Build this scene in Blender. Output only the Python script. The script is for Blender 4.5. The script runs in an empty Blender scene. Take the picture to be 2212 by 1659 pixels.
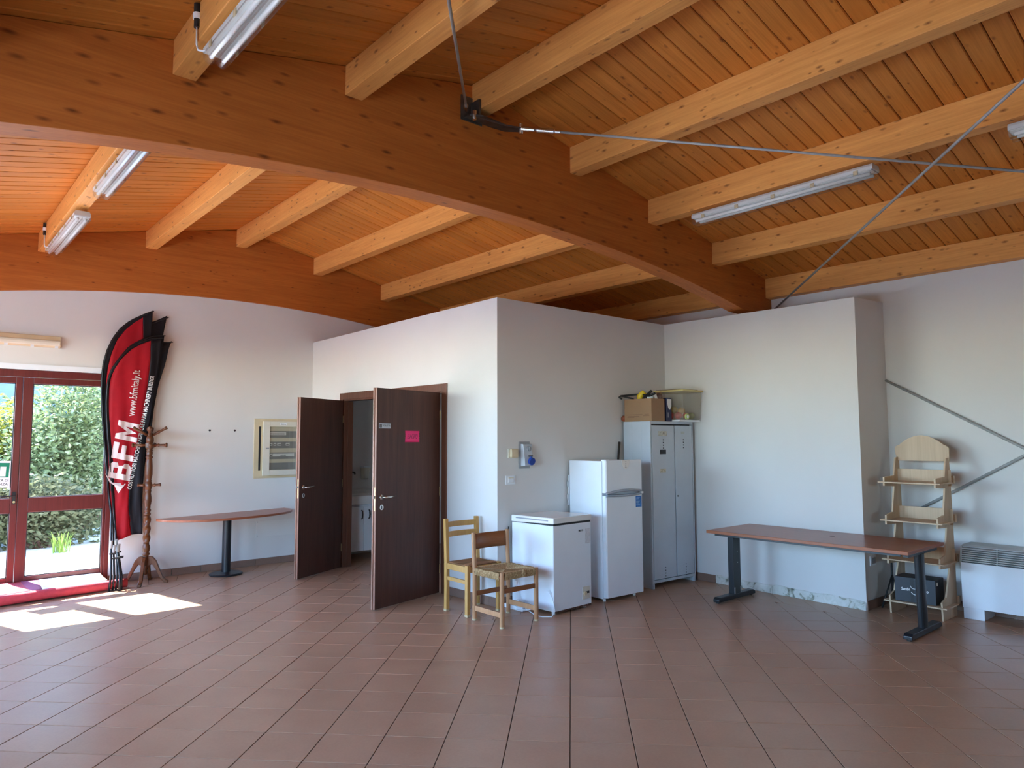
import bpy, bmesh, math, random
from mathutils import Matrix, Vector
random.seed(7)
R = math.radians
PI = math.pi
sc = bpy.context.scene
COL = sc.collection

# ------------------------------------------------------------------ camera
CAM = Vector((0.0, 0.0, 1.5926))
FW = Vector((0.65446905, 0.75209671, 0.07759382))
RT = Vector((0.75452744, -0.65626102, -0.00313304))
UP = Vector((-0.04856545, -0.06059714, 0.99698013))
cd = bpy.data.cameras.new('camera')
cd.sensor_width = 36.0
cd.lens = 1531.25 / 2212.0 * 36.0
cd.clip_start = 0.05
cd.clip_end = 300
cam = bpy.data.objects.new('camera', cd)
COL.objects.link(cam)
m = Matrix.Identity(4)
for i in range(3):
    m[i][0] = RT[i]; m[i][1] = UP[i]; m[i][2] = -FW[i]; m[i][3] = CAM[i]
cam.matrix_world = m
sc.camera = cam

# ------------------------------------------------------------------ sky, sun, exposure
SUN_DIR = Vector((0.307, -0.883, -1.0)).normalized()      # the way the light travels
w = bpy.data.worlds.new('World'); sc.world = w; w.use_nodes = True
nt = w.node_tree; nt.nodes.clear()
out = nt.nodes.new('ShaderNodeOutputWorld'); bg = nt.nodes.new('ShaderNodeBackground')
sky = nt.nodes.new('ShaderNodeTexSky'); sky.sky_type = 'NISHITA'; sky.sun_disc = False
sky.sun_elevation = math.asin(-SUN_DIR.z)
sky.sun_rotation = math.atan2(-SUN_DIR.x, -SUN_DIR.y)
sky.air_density = 1.0; sky.dust_density = 0.0; sky.ozone_density = 3.5; sky.altitude = 1200
nt.links.new(sky.outputs[0], bg.inputs[0]); nt.links.new(bg.outputs[0], out.inputs[0])
bg.inputs[1].default_value = 2.1
sd = bpy.data.lights.new('sun', 'SUN'); sd.energy = 27.0; sd.angle = R(0.53); sd.color = (1.0, 0.975, 0.93)
so = bpy.data.objects.new('sun', sd); COL.objects.link(so)
so.rotation_euler = SUN_DIR.to_track_quat('-Z', 'Y').to_euler()
so.location = (-6, 20, 18)
vs = sc.view_settings
vs.view_transform = 'Standard'; vs.look = 'None'; vs.gamma = 1.0; vs.use_curve_mapping = False
vs.exposure = 1.08
sc.cycles.max_bounces = 14; sc.cycles.diffuse_bounces = 8; sc.cycles.transparent_max_bounces = 16
sc.cycles.sample_clamp_indirect = 8.0
sc.cycles.use_denoising = True
sc.cycles.caustics_reflective = False; sc.cycles.caustics_refractive = False

# ------------------------------------------------------------------ mesh helpers
class MB:
    def __init__(s): s.v = []; s.f = []
    def add(s, vs_, fs_, M=None):
        b = len(s.v)
        s.v += [(M @ Vector(p)) if M else Vector(p) for p in vs_]
        s.f += [[b + i for i in q] for q in fs_]
        return s
    def hexa(s, p, M=None):
        return s.add(p, [(0,3,2,1),(4,5,6,7),(0,1,5,4),(1,2,6,5),(2,3,7,6),(3,0,4,7)], M)
    def box(s, x0, x1, y0, y1, z0, z1, M=None):
        return s.hexa([(x0,y0,z0),(x1,y0,z0),(x1,y1,z0),(x0,y1,z0),(x0,y0,z1),(x1,y0,z1),(x1,y1,z1),(x0,y1,z1)], M)
    def prism(s, poly, axis, a0, a1, M=None):
        n = len(poly)
        def P(q, a):
            return {0: (a, q[0], q[1]), 1: (q[0], a, q[1]), 2: (q[0], q[1], a)}[axis]
        vv = [P(q, a0) for q in poly] + [P(q, a1) for q in poly]
        ff = [list(range(n))[::-1], list(range(n, 2*n))] + [(i, (i+1) % n, n+(i+1) % n, n+i) for i in range(n)]
        return s.add(vv, ff, M)
    def tube(s, path, r, seg=8, closed=False, caps=True, M=None, flat=1.0):
        path = [Vector(p) for p in path]; n = len(path)
        rs = r if isinstance(r, (list, tuple)) else [r]*n
        vv = []; ff = []; prev = None
        for i, p in enumerate(path):
            if closed: t = path[(i+1) % n] - path[i-1]
            else: t = path[min(i+1, n-1)] - path[max(i-1, 0)]
            t.normalize()
            if prev is None:
                a = Vector((0,0,1)) if abs(t.z) < .9 else Vector((1,0,0))
                u = t.cross(a).normalized()
            else:
                u = (prev - t*prev.dot(t)).normalized()
            prev = u; w_ = t.cross(u)
            for k in range(seg):
                a = 2*PI*k/seg + PI/seg
                vv.append(p + (u*math.cos(a) + w_*math.sin(a)*flat)*rs[i])
        m_ = n if closed else n-1
        for i in range(m_):
            j = (i+1) % n
            for k in range(seg):
                k2 = (k+1) % seg
                ff.append((i*seg+k, i*seg+k2, j*seg+k2, j*seg+k))
        if caps and not closed:
            ff.append(list(range(seg))[::-1]); ff.append([(n-1)*seg+k for k in range(seg)])
        return s.add(vv, ff, M)
    def lathe(s, prof, c=(0,0,0), seg=20, M=None, twist=None):
        vv = []; ff = []; n = len(prof)
        for (r, z) in prof:
            for k in range(seg):
                a = 2*PI*k/seg
                rr = r*(twist(a, z) if twist else 1)
                vv.append((c[0]+rr*math.cos(a), c[1]+rr*math.sin(a), c[2]+z))
        for i in range(n-1):
            for k in range(seg):
                k2 = (k+1) % seg
                ff.append((i*seg+k, i*seg+k2, (i+1)*seg+k2, (i+1)*seg+k))
        ff.append(list(range(seg))[::-1]); ff.append([(n-1)*seg+k for k in range(seg)])
        return s.add(vv, ff, M)
    def grid(s, rows, M=None):
        n = len(rows); c = len(rows[0])
        return s.add([p for r_ in rows for p in r_], [(i*c+j, i*c+j+1, (i+1)*c+j+1, (i+1)*c+j) for i in range(n-1) for j in range(c-1)], M)

def wm(o):
    M = Matrix.Identity(4)
    while o is not None:
        M = o.matrix_basis @ M
        o = o.parent
    return M

def mesh(name, mb, mat, smooth=False):
    me = bpy.data.meshes.new(name)
    me.from_pydata([tuple(p) for p in mb.v], [], mb.f)
    if mat: me.materials.append(mat)
    bm = bmesh.new(); bm.from_mesh(me); bmesh.ops.recalc_face_normals(bm, faces=bm.faces); bm.to_mesh(me); bm.free()
    if smooth: me.polygons.foreach_set('use_smooth', [True]*len(me.polygons))
    me.update()
    return me

def obj(name, mb, mat, parent=None, smooth=False, bevel=0, loc=None, local=False, solid=0):
    """one mesh object; world coordinates unless local"""
    if not local:
        if parent is not None:
            M = wm(parent).inverted(); mb.v = [M @ p for p in mb.v]
        elif loc is not None:
            L = Vector(loc); mb.v = [p - L for p in mb.v]
    o = bpy.data.objects.new(name, mesh(name, mb, mat, smooth))
    COL.objects.link(o)
    if parent is not None: o.parent = parent
    if loc is not None and parent is None: o.location = loc
    if solid:
        s_ = o.modifiers.new('solid', 'SOLIDIFY'); s_.thickness = solid; s_.offset = 0
    if bevel:
        b = o.modifiers.new('bevel', 'BEVEL'); b.width = bevel; b.segments = 2; b.limit_method = 'ANGLE'; b.angle_limit = R(40)
        if smooth is False: pass
    return o

def tag(o, label, cat, group=None, kind=None):
    o['label'] = label; o['category'] = cat
    if group: o['group'] = group
    if kind: o['kind'] = kind
    return o

def thing(name, label, cat, loc=(0,0,0), rotz=0.0, group=None, kind=None):
    o = bpy.data.objects.new(name, None); COL.objects.link(o)
    o.location = loc; o.rotation_euler = (0, 0, rotz); o.empty_display_size = .1
    return tag(o, label, cat, group, kind)

def solo(name, mb, mat, label, cat, group=None, kind=None, loc=None, **kw):
    if loc is None:
        xs = [p.x for p in mb.v]; ys = [p.y for p in mb.v]; zs = [p.z for p in mb.v]
        loc = ((min(xs)+max(xs))/2, (min(ys)+max(ys))/2, min(zs))
    return tag(obj(name, mb, mat, None, loc=loc, **kw), label, cat, group, kind)

def text_mb(s, width=None, height=None, bold=0.0, depth=0.0006, M=None, space=1.0, align='LEFT'):
    cu = bpy.data.curves.new('lettering', 'FONT'); cu.body = s; cu.extrude = depth; cu.offset = bold
    cu.space_character = space; cu.resolution_u = 3
    o = bpy.data.objects.new('lettering', cu); COL.objects.link(o)
    dg = bpy.context.evaluated_depsgraph_get(); dg.update()
    me = bpy.data.meshes.new_from_object(o.evaluated_get(dg))
    vv = [v.co.copy() for v in me.vertices]; ff = [list(p.vertices) for p in me.polygons]
    bpy.data.objects.remove(o); bpy.data.curves.remove(cu); bpy.data.meshes.remove(me)
    x0 = min(v.x for v in vv); x1 = max(v.x for v in vv); y0 = min(v.y for v in vv); y1 = max(v.y for v in vv)
    sy = height/(y1-y0) if height else 1.0
    sx = width/(x1-x0) if width else sy
    if not height: sy = sx
    ox = x0 if align == 'LEFT' else (x0+x1)/2
    vv = [Vector(((v.x-ox)*sx, (v.y-y0)*sy, v.z)) for v in vv]
    return MB().add(vv, ff, M)

def frame_M(o, right, up):
    right = Vector(right).normalized(); up = Vector(up).normalized(); n = right.cross(up)
    M = Matrix.Identity(4)
    for i in range(3):
        M[i][0] = right[i]; M[i][1] = up[i]; M[i][2] = n[i]; M[i][3] = o[i]
    return M

# ------------------------------------------------------------------ materials
def base(name, rough=0.5, metal=0.0, spec=0.5):
    m = bpy.data.materials.new(name); m.use_nodes = True
    b = m.node_tree.nodes['Principled BSDF']
    b.inputs['Roughness'].default_value = rough; b.inputs['Metallic'].default_value = metal
    b.inputs['Specular IOR Level'].default_value = spec
    return m, m.node_tree, b

def node(nt, t, **kw):
    n = nt.nodes.new(t)
    for k, v in kw.items(): setattr(n, k, v)
    return n

def coords(nt, scale=(1,1,1), rnd=True):
    tc = node(nt, 'ShaderNodeTexCoord'); mp = node(nt, 'ShaderNodeMapping'); mp.inputs['Scale'].default_value = scale
    if rnd:
        oi = node(nt, 'ShaderNodeObjectInfo'); mu = node(nt, 'ShaderNodeMath', operation='MULTIPLY'); mu.inputs[1].default_value = 61.7
        ad = node(nt, 'ShaderNodeVectorMath', operation='ADD')
        nt.links.new(oi.outputs['Random'], mu.inputs[0]); nt.links.new(tc.outputs['Object'], ad.inputs[0]); nt.links.new(mu.outputs[0], ad.inputs[1])
        nt.links.new(ad.outputs[0], mp.inputs[0])
    else:
        nt.links.new(tc.outputs['Object'], mp.inputs[0])
    return mp.outputs[0]

def ramp(nt, fac, stops):
    r = node(nt, 'ShaderNodeValToRGB'); e = r.color_ramp.elements
    while len(e) < len(stops): e.new(0.5)
    for el, (p, c) in zip(e, stops):
        el.position = p; el.color = (*c, 1) if len(c) == 3 else c
    nt.links.new(fac, r.inputs[0]); return r.outputs[0]

def mixc(nt, fac, a, b, mode='MIX'):
    n = node(nt, 'ShaderNodeMix', data_type='RGBA', blend_type=mode)
    for i, v in ((0, fac), (6, a), (7, b)):
        if hasattr(v, 'links'): nt.links.new(v, n.inputs[i])
        else: n.inputs[i].default_value = v if i == 0 else (*v, 1)
    return n.outputs[2]

def noise(nt, vec, scale, detail=3, rough=.5, dist=0):
    n = node(nt, 'ShaderNodeTexNoise'); n.inputs['Scale'].default_value = scale; n.inputs['Detail'].default_value = detail
    n.inputs['Roughness'].default_value = rough; n.inputs['Distortion'].default_value = dist
    nt.links.new(vec, n.inputs['Vector']); return n.outputs[0]

def bump(nt, b, h, strength=.2, dist=.002):
    n = node(nt, 'ShaderNodeBump'); n.inputs['Strength'].default_value = strength; n.inputs['Distance'].default_value = dist
    nt.links.new(h, n.inputs['Height']); nt.links.new(n.outputs[0], b.inputs['Normal'])

def flat(name, c, rough=.5, metal=0, spec=.5, var=.06, vs_=6.0, bmp=0.0, bs=120):
    m, nt, b = base(name, rough, metal, spec)
    v = coords(nt)
    n = noise(nt, v, vs_, 4)
    col = ramp(nt, n, [(.3, tuple(x*(1-var) for x in c)), (.7, tuple(min(1, x*(1+var)) for x in c))])
    nt.links.new(col, b.inputs['Base Color'])
    if bmp: bump(nt, b, noise(nt, v, bs, 3), bmp, .001)
    return m

def wood(name, light, dark, axis, knot=None, rough=.45, spec=.4, grain=1.0, tone=.12, kd=(3.2, 8.5)):
    m, nt, b = base(name, rough, 0, spec)
    s = [16*grain]*3; s[axis] = 1.1*grain
    v = coords(nt, s)
    n1 = noise(nt, v, 1.0, 5, .6, .6)
    s2 = [90*grain]*3; s2[axis] = 3*grain
    n2 = noise(nt, coords(nt, s2), 1.0, 3, .6)
    dk = tuple(x*.86 for x in dark)
    c = ramp(nt, n1, [(.28, dk), (.66, light)])
    c = mixc(nt, .4, c, ramp(nt, n2, [(.32, dk), (.66, light)]))
    oi = node(nt, 'ShaderNodeObjectInfo')
    mr = node(nt, 'ShaderNodeMapRange'); mr.inputs[3].default_value = 1-tone; mr.inputs[4].default_value = 1+tone
    nt.links.new(oi.outputs['Random'], mr.inputs[0])
    mul = node(nt, 'ShaderNodeMix', data_type='RGBA', blend_type='MULTIPLY'); mul.inputs[0].default_value = 1
    nt.links.new(c, mul.inputs[6]); nt.links.new(mr.outputs[0], mul.inputs[7]); c = mul.outputs[2]
    if knot:
        s3 = [kd[1]]*3; s3[axis] = kd[0]
        vo = node(nt, 'ShaderNodeTexVoronoi'); vo.inputs['Scale'].default_value = 1.0
        vv = coords(nt, s3); nt.links.new(vv, vo.inputs['Vector'])
        sp = node(nt, 'ShaderNodeSeparateColor'); nt.links.new(vo.outputs['Color'], sp.inputs[0])
        sz = node(nt, 'ShaderNodeMapRange'); sz.inputs[3].default_value = .38; sz.inputs[4].default_value = 1.18; nt.links.new(sp.outputs[1], sz.inputs[0])
        dv = node(nt, 'ShaderNodeMath', operation='DIVIDE'); nt.links.new(vo.outputs['Distance'], dv.inputs[0]); nt.links.new(sz.outputs[0], dv.inputs[1])
        wob = node(nt, 'ShaderNodeMath', operation='MULTIPLY_ADD'); wob.inputs[1].default_value = .16; nt.links.new(n1, wob.inputs[0]); nt.links.new(dv.outputs[0], wob.inputs[2])
        r = ramp(nt, wob.outputs[0], [(.12, (.9,.9,.9)), (.22, (.45,.45,.45)), (.32, (0,0,0))])
        gt = node(nt, 'ShaderNodeMath', operation='GREATER_THAN'); gt.inputs[1].default_value = .08; nt.links.new(sp.outputs[0], gt.inputs[0])
        mu = node(nt, 'ShaderNodeMath', operation='MULTIPLY'); nt.links.new(r, mu.inputs[0]); nt.links.new(gt.outputs[0], mu.inputs[1])
        c = mixc(nt, mu.outputs[0], c, knot)
    nt.links.new(c, b.inputs['Base Color'])
    bump(nt, b, n2, .08, .001)
    return m

def thin_glass(name, tint=(1,1,1), refl=1.0, rough=0.0):
    m = bpy.data.materials.new(name); m.use_nodes = True; nt = m.node_tree; nt.nodes.clear()
    o = node(nt, 'ShaderNodeOutputMaterial'); t = node(nt, 'ShaderNodeBsdfTransparent'); g = node(nt, 'ShaderNodeBsdfGlossy')
    t.inputs[0].default_value = (*tint, 1); g.inputs['Roughness'].default_value = rough
    f = node(nt, 'ShaderNodeFresnel'); ge = node(nt, 'ShaderNodeNewGeometry'); io = node(nt, 'ShaderNodeMapRange')
    io.inputs[3].default_value = 1.5; io.inputs[4].default_value = 1/1.5
    nt.links.new(ge.outputs['Backfacing'], io.inputs[0]); nt.links.new(io.outputs[0], f.inputs[0])
    mu = node(nt, 'ShaderNodeMath', operation='MULTIPLY'); mu.inputs[1].default_value = refl; mu.use_clamp = True
    mx = node(nt, 'ShaderNodeMixShader')
    nt.links.new(f.outputs[0], mu.inputs[0]); nt.links.new(mu.outputs[0], mx.inputs[0]); nt.links.new(t.outputs[0], mx.inputs[1]); nt.links.new(g.outputs[0], mx.inputs[2]); nt.links.new(mx.outputs[0], o.inputs[0])
    return m

def cloth(name, c, trans=.35):
    m, nt, b = base(name, .6, 0, .25)
    v = coords(nt, (1,1,1)); n = noise(nt, v, 9, 3)
    col = ramp(nt, n, [(.3, tuple(x*.88 for x in c)), (.7, c)])
    nt.links.new(col, b.inputs['Base Color'])
    t = node(nt, 'ShaderNodeBsdfTranslucent'); nt.links.new(col, t.inputs[0])
    mx = node(nt, 'ShaderNodeMixShader'); mx.inputs[0].default_value = trans
    o = nt.nodes['Material Output']
    nt.links.new(b.outputs[0], mx.inputs[1]); nt.links.new(t.outputs[0], mx.inputs[2]); nt.links.new(mx.outputs[0], o.inputs[0])
    return m

M_plaster = flat('white_plaster', (.70, .69, .675), .75, spec=.2, var=.02, vs_=1.6, bmp=.12, bs=60)
M_plank = wood('pine_plank', (.65, .240, .047), (.53, .178, .031), 0, knot=(.15, .038, .010), tone=.10, kd=(8, 16), spec=.2)
M_purlin = wood('pine_purlin', (.82, .39, .115), (.70, .29, .075), 1, knot=(.20, .062, .018), tone=.06, kd=(8, 18), spec=.2)
M_arch = wood('glulam_arch', (.55, .172, .035), (.43, .116, .022), 0, knot=(.13, .030, .009), tone=.03, kd=(5, 15), spec=.2)
M_back = flat('dark_boarding', (.05, .015, .006), .8)
M_door = wood('walnut_laminate', (.105, .042, .028), (.062, .023, .016), 2, rough=.38, tone=.05, grain=.9, spec=.3)
M_casing = wood('walnut_casing', (.16, .062, .036), (.10, .036, .022), 2, rough=.35, tone=.05)
M_edge = flat('door_edge', (.30, .14, .09), .4)
M_frame = wood('redbrown_frame', (.145, .022, .020), (.105, .015, .014), 2, rough=.35, tone=.03)
M_white = flat('white_enamel', (.80, .84, .89), .32, var=.015)
M_offwhite = flat('cream_plastic', (.70, .66, .56), .45, var=.03)
M_cream = flat('yellowed_plastic', (.66, .55, .36), .5, var=.06)
M_grey = flat('grey_steel_paint', (.50, .545, .60), .38, var=.03)
M_greyd = flat('grey_plastic', (.30, .31, .33), .45)
M_black = flat('black_metal', (.012, .014, .018), .35, spec=.5)
M_rubber = flat('black_plastic', (.015, .015, .016), .55)
M_steel = flat('galvanised_steel', (.36, .37, .37), .42, metal=.15, var=.1, vs_=20)
M_dsteel = flat('dark_steel', (.12, .11, .10), .45, metal=.8, var=.15, vs_=20)
M_chrome = flat('brushed_chrome', (.72, .70, .66), .25, metal=1)
M_brass = flat('worn_brass', (.65, .50, .28), .3, metal=1)
M_cherry = wood('cherry_laminate', (.36, .12, .055), (.29, .088, .038), 1, rough=.3, tone=.02)
M_cherryx = wood('cherry_top', (.40, .145, .075), (.33, .11, .055), 0, rough=.3, tone=.02)
M_honey = wood('honey_beech', (.60, .34, .105), (.50, .26, .07), 2, rough=.38, tone=.05)
M_beech = wood('steamed_beech', (.52, .27, .13), (.43, .20, .088), 2, rough=.4, tone=.06)
M_rail = wood('dark_beech_rail', (.30, .115, .045), (.23, .08, .03), 0, rough=.35)
M_turned = wood('turned_walnut', (.150, .052, .018), (.075, .023, .008), 2, rough=.3, tone=.05)
M_ply = wood('birch_ply', (.66, .49, .33), (.58, .41, .26), 2, rough=.55, tone=.04, grain=.6)
M_red = cloth('red_flag_cloth', (.62, .018, .035), .4)
M_blackcloth = cloth('black_flag_cloth', (.012, .011, .016), .15)
M_print = flat('white_print', (.75, .62, .62), .6)
M_printw = flat('white_lettering', (.80, .78, .76), .6)
M_ink = flat('black_ink', (.015, .014, .02), .6)
M_glass = thin_glass('window_glass', (.97, .985, .98))
M_diff = thin_glass('clear_diffuser', (.95, .96, .96), 1.2, .10)
M_bin = thin_glass('cloudy_plastic', (.72, .70, .62), 1.0, .25)
M_tube = flat('lamp_tube', (.86, .87, .86), .25, var=.01)
M_lampbody = flat('lamp_housing', (.62, .64, .63), .35, var=.03)
M_card = flat('brown_cardboard', (.31, .185, .10), .75, var=.08, vs_=3)
M_navy = flat('navy_card', (.015, .02, .075), .4)
M_blue = flat('blue_plastic', (.01, .05, .33), .35)
M_sticker = flat('blue_sticker', (.03, .17, .50), .4, var=.3, vs_=40)
M_pink = flat('pink_paper', (.92, .035, .20), .6, var=.02)
M_paper = flat('white_paper', (.82, .82, .82), .6, var=.01)
M_green = flat('sign_green', (.0, .22, .12), .5)
M_carpet = flat('red_carpet', (.55, .055, .075), .85, var=.1, vs_=30, bmp=.4, bs=300)
M_carpetb = flat('pale_carpet_back', (.70, .74, .72), .85, var=.08, vs_=14)
M_yellow = flat('yellow_plastic', (.70, .50, .02), .4)
M_lid = flat('yellow_lid', (.62, .52, .22), .45)
M_brown = flat('brown_board', (.10, .045, .03), .5)
M_ball = flat('terracotta_ball', (.28, .07, .03), .5)
M_tape = flat('tan_tape', (.52, .42, .26), .6, var=.2, vs_=50)
M_grille = flat('grille_grey', (.42, .45, .44), .45)
M_gravel = flat('pale_gravel', (.58, .58, .56), .9, var=.25, vs_=14, bmp=.6, bs=40)
M_dark_strip = flat('low_bounce_strip', (.15, .155, .15), .95, var=.3, vs_=9)
M_dark = flat('dark_fence', (.085, .115, .15), .7)
M_ceramic = flat('white_ceramic', (.78, .77, .75), .15, var=.01)

def tile_mat(name, lo, hi, rough):
    m, nt, b = base(name, rough, 0, .31)
    v = coords(nt); n = noise(nt, v, 3.2, 4, .5, 0)
    c = ramp(nt, n, [(.2, lo), (.8, hi)])
    n2 = noise(nt, v, 70, 3, .6)
    c = mixc(nt, .10, c, ramp(nt, n2, [(.3, tuple(x*.6 for x in lo)), (.7, tuple(min(1, x*1.3) for x in hi))]))
    oi = node(nt, 'ShaderNodeObjectInfo'); mr = node(nt, 'ShaderNodeMapRange'); mr.inputs[3].default_value = .965; mr.inputs[4].default_value = 1.035
    nt.links.new(oi.outputs['Random'], mr.inputs[0])
    mul = node(nt, 'ShaderNodeMix', data_type='RGBA', blend_type='MULTIPLY'); mul.inputs[0].default_value = 1
    nt.links.new(c, mul.inputs[6]); nt.links.new(mr.outputs[0], mul.inputs[7])
    nt.links.new(mul.outputs[2], b.inputs['Base Color'])
    rr = node(nt, 'ShaderNodeMapRange'); rr.inputs[3].default_value = rough-.015; rr.inputs[4].default_value = rough+.015
    nt.links.new(noise(nt, v, 9, 4), rr.inputs[0]); nt.links.new(rr.outputs[0], b.inputs['Roughness'])
    bump(nt, b, noise(nt, v, 2.0, 1), .015, .004)
    return m
M_tile = tile_mat('terracotta_tile', (.425, .245, .150), (.49, .298, .188), .30)
M_skirt = tile_mat('skirting_tile', (.215, .13, .095), (.27, .165, .125), .4)
M_grout = flat('dark_grout', (.050, .030, .024), .8, var=.1)

def damage_mat():
    m, nt, b = base('peeled_plaster', .85, 0, .2)
    v = coords(nt, (1,1,1)); n = noise(nt, v, 9, 6, .65, 1.2)
    c = ramp(nt, n, [(.33, (.16, .17, .14)), (.40, (.36, .37, .30)), (.46, (.62, .63, .58)), (.7, (.72, .72, .69))])
    nt.links.new(c, b.inputs['Base Color']); bump(nt, b, n, .6, .01)
    return m
M_peel = damage_mat()

def rush_mat():
    m, nt, b = base('woven_rush', .7, 0, .2)
    v = coords(nt, (1,1,1), False); n = noise(nt, v, 60, 4, .6)
    c = ramp(nt, n, [(.3, (.22, .12, .05)), (.5, (.42, .27, .13)), (.7, (.60, .42, .22))])
    nt.links.new(c, b.inputs['Base Color']); return m
M_rush = rush_mat()

def leaf_mat(name, cols, trans=.35):
    m, nt, b = base(name, .55, 0, .3)
    oi = node(nt, 'ShaderNodeTexCoord'); n = node(nt, 'ShaderNodeTexNoise'); n.inputs['Scale'].default_value = 9; n.inputs['Detail'].default_value = 2
    nt.links.new(oi.outputs['Object'], n.inputs['Vector'])
    k = len(cols); c = ramp(nt, n.outputs[0], [(.28+.44*i/(k-1), cols[i]) for i in range(k)])
    nt.links.new(c, b.inputs['Base Color'])
    t = node(nt, 'ShaderNodeBsdfTranslucent'); nt.links.new(c, t.inputs[0])
    mx = node(nt, 'ShaderNodeMixShader'); mx.inputs[0].default_value = trans
    nt.links.new(b.outputs[0], mx.inputs[1]); nt.links.new(t.outputs[0], mx.inputs[2]); nt.links.new(mx.outputs[0], nt.nodes['Material Output'].inputs[0])
    return m

# daylight portals in the glazed openings (they only guide the sampling of the sky)
def portal(loc, sx, sy, aim):
    L = bpy.data.lights.new('sky_portal', 'AREA'); L.shape = 'RECTANGLE'; L.size = sx; L.size_y = sy
    L.cycles.is_portal = True
    o = bpy.data.objects.new('sky_portal', L); COL.objects.link(o); o.location = loc
    o.rotation_euler = Vector(aim).to_track_quat('-Z', 'Z').to_euler()
portal((-1.22, 2.45, 1.43), 2.5, 2.62, (1, 0, 0))
portal((-1.22, 6.60, 1.43), 3.4, 2.62, (1, 0, 0))
portal((1.01, 9.17, 1.17), 1.74, 2.34, (0, -1, 0))
portal((.7, -5.82, 1.60), 1.4, 1.3, (0, 1, 0))
portal((-.38, 9.17, 1.17), .98, 2.1, (0, -1, 0))

# ------------------------------------------------------------------ the setting
XL, XR, YB, YA = -1.0, 7.532, -5.6, 9.058
P1 = (4.407, 5.284); PA = (4.277, 9.058); P2 = (6.968, 5.204); P3 = (6.867, 2.902); P4 = (7.532, 2.902)
Z1, ZA, Z2, Z3, Z4 = 2.984, 2.921, 2.965, 2.938, 2.966
RX = 3.2475
def zroof(x): return 4.291 - .213*abs(x-RX)

def hex_wall(mb, P, Q, z0P, z0Q, z1P, z1Q, off):
    """upright slab from P to Q, thickened by the vector off"""
    a, b = Vector((*P, 0)), Vector((*Q, 0)); o = Vector((*off, 0))
    mb.hexa([a+Vector((0,0,z0P)), b+Vector((0,0,z0Q)), b+o+Vector((0,0,z0Q)), a+o+Vector((0,0,z0P)),
             a+Vector((0,0,z1P)), b+Vector((0,0,z1Q)), b+o+Vector((0,0,z1Q)), a+o+Vector((0,0,z1P))])

def struct(name, mb, mat, label, cat, **kw):
    o = obj(name, mb, mat, None, **kw); return tag(o, label, cat, None, 'structure')

# back (gable) wall with the glazed door opening
DX0, DX1, DZ = .14, 1.88, 2.344
mb = MB(); T = .32
def gable(mb, x0, x1, z0, y0, y1):
    xs = sorted({x0, x1} | ({RX} if x0 < RX < x1 else set()))
    poly = [(x0, z0)] + [(x1, z0)] + [(x, zroof(x)+.05) for x in reversed(xs)]
    mb.prism(poly, 1, y0, y1)
SX0, SX1, SZ0, SZ1 = -.88, .06, .12, 2.20
gable(mb, XL-.3, SX0, -.05, YA, YA+T); gable(mb, SX1, DX0, -.05, YA, YA+T); gable(mb, SX0, SX1, SZ1, YA, YA+T); mb.box(SX0, SX1, YA, YA+T, -.05, SZ0); gable(mb, DX1, XR+.3, -.05, YA, YA+T); gable(mb, DX0, DX1, DZ+.06, YA, YA+T)
struct('wall_back', mb, M_plaster, 'white gable wall behind the flags and the half round table', 'wall')
# right wall (low eaves)
mb = MB().box(XR, XR+.3, YB, YA, -.05, zroof(XR)+.03)
struct('wall_right', mb, M_plaster, 'white eaves wall behind the plywood stand and the fan heater', 'wall')
# front wall behind the camera
mb = MB(); FO = [(0.0, 1.4)]
zs0, zs1 = .95, 2.25
xs = [XL-.3] + [v for o_ in FO for v in o_] + [XR+.3]
for i in range(0, len(xs), 2): gable(mb, xs[i], xs[i+1], -.05, YB-.3, YB)
for a, b in FO:
    mb.box(a, b, YB-.3, YB, -.05, zs0); gable(mb, a, b, zs1, YB-.3, YB)
struct('wall_front', mb, M_plaster, 'white gable wall behind the viewer with one added window', 'wall')
# left wall with the big glazed openings
LO = [(1.2, 3.7, .12), (4.9, 8.3, .12)]
LZ = 2.75
mb = MB(); ys = [YB] + [v for o_ in LO for v in o_[:2]] + [YA]
for i in range(0, len(ys), 2): mb.box(XL-.3, XL, ys[i], ys[i+1], -.05, zroof(XL)+.03)
for a, b, z0 in LO:
    mb.box(XL-.3, XL, a, b, -.05, z0); mb.box(XL-.3, XL, a, b, LZ, zroof(XL)+.03)
struct('wall_left', mb, M_plaster, 'white eaves wall beside the viewer with tall glazing', 'wall')

# partition block around the toilets
def lerp(A, B, t): return (A[0]+(B[0]-A[0])*t, A[1]+(B[1]-A[1])*t)
def at_y(y): return lerp(P1, PA, (y-P1[1])/(PA[1]-P1[1]))
def zt_y(y): return Z1 + (ZA-Z1)*(y-P1[1])/(PA[1]-P1[1])
OFF = (.11, .004)
DOORS = [(6.145, 7.02), (7.335, 8.215)]      # clear openings along the wall
DTOP = 2.105
mb = MB(); ys = [P1[1]] + [v for d in DOORS for v in d] + [PA[1]]
for i in range(0, len(ys), 2):
    hex_wall(mb, at_y(ys[i]), at_y(ys[i+1]), 0, 0, zt_y(ys[i]), zt_y(ys[i+1]), OFF)
for a, b in DOORS: hex_wall(mb, at_y(a), at_y(b), DTOP, DTOP, zt_y(a), zt_y(b), OFF)
struct('wall_toilet', mb, M_plaster, 'white partition wall with two open walnut doors', 'wall')
mb = MB()
hex_wall(mb, P1, P2, 0, 0, Z1, Z2, (.004, .11))
struct('wall_partition', mb, M_plaster, 'white partition wall behind freezer, fridge and locker', 'wall')
mb = MB()
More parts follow.
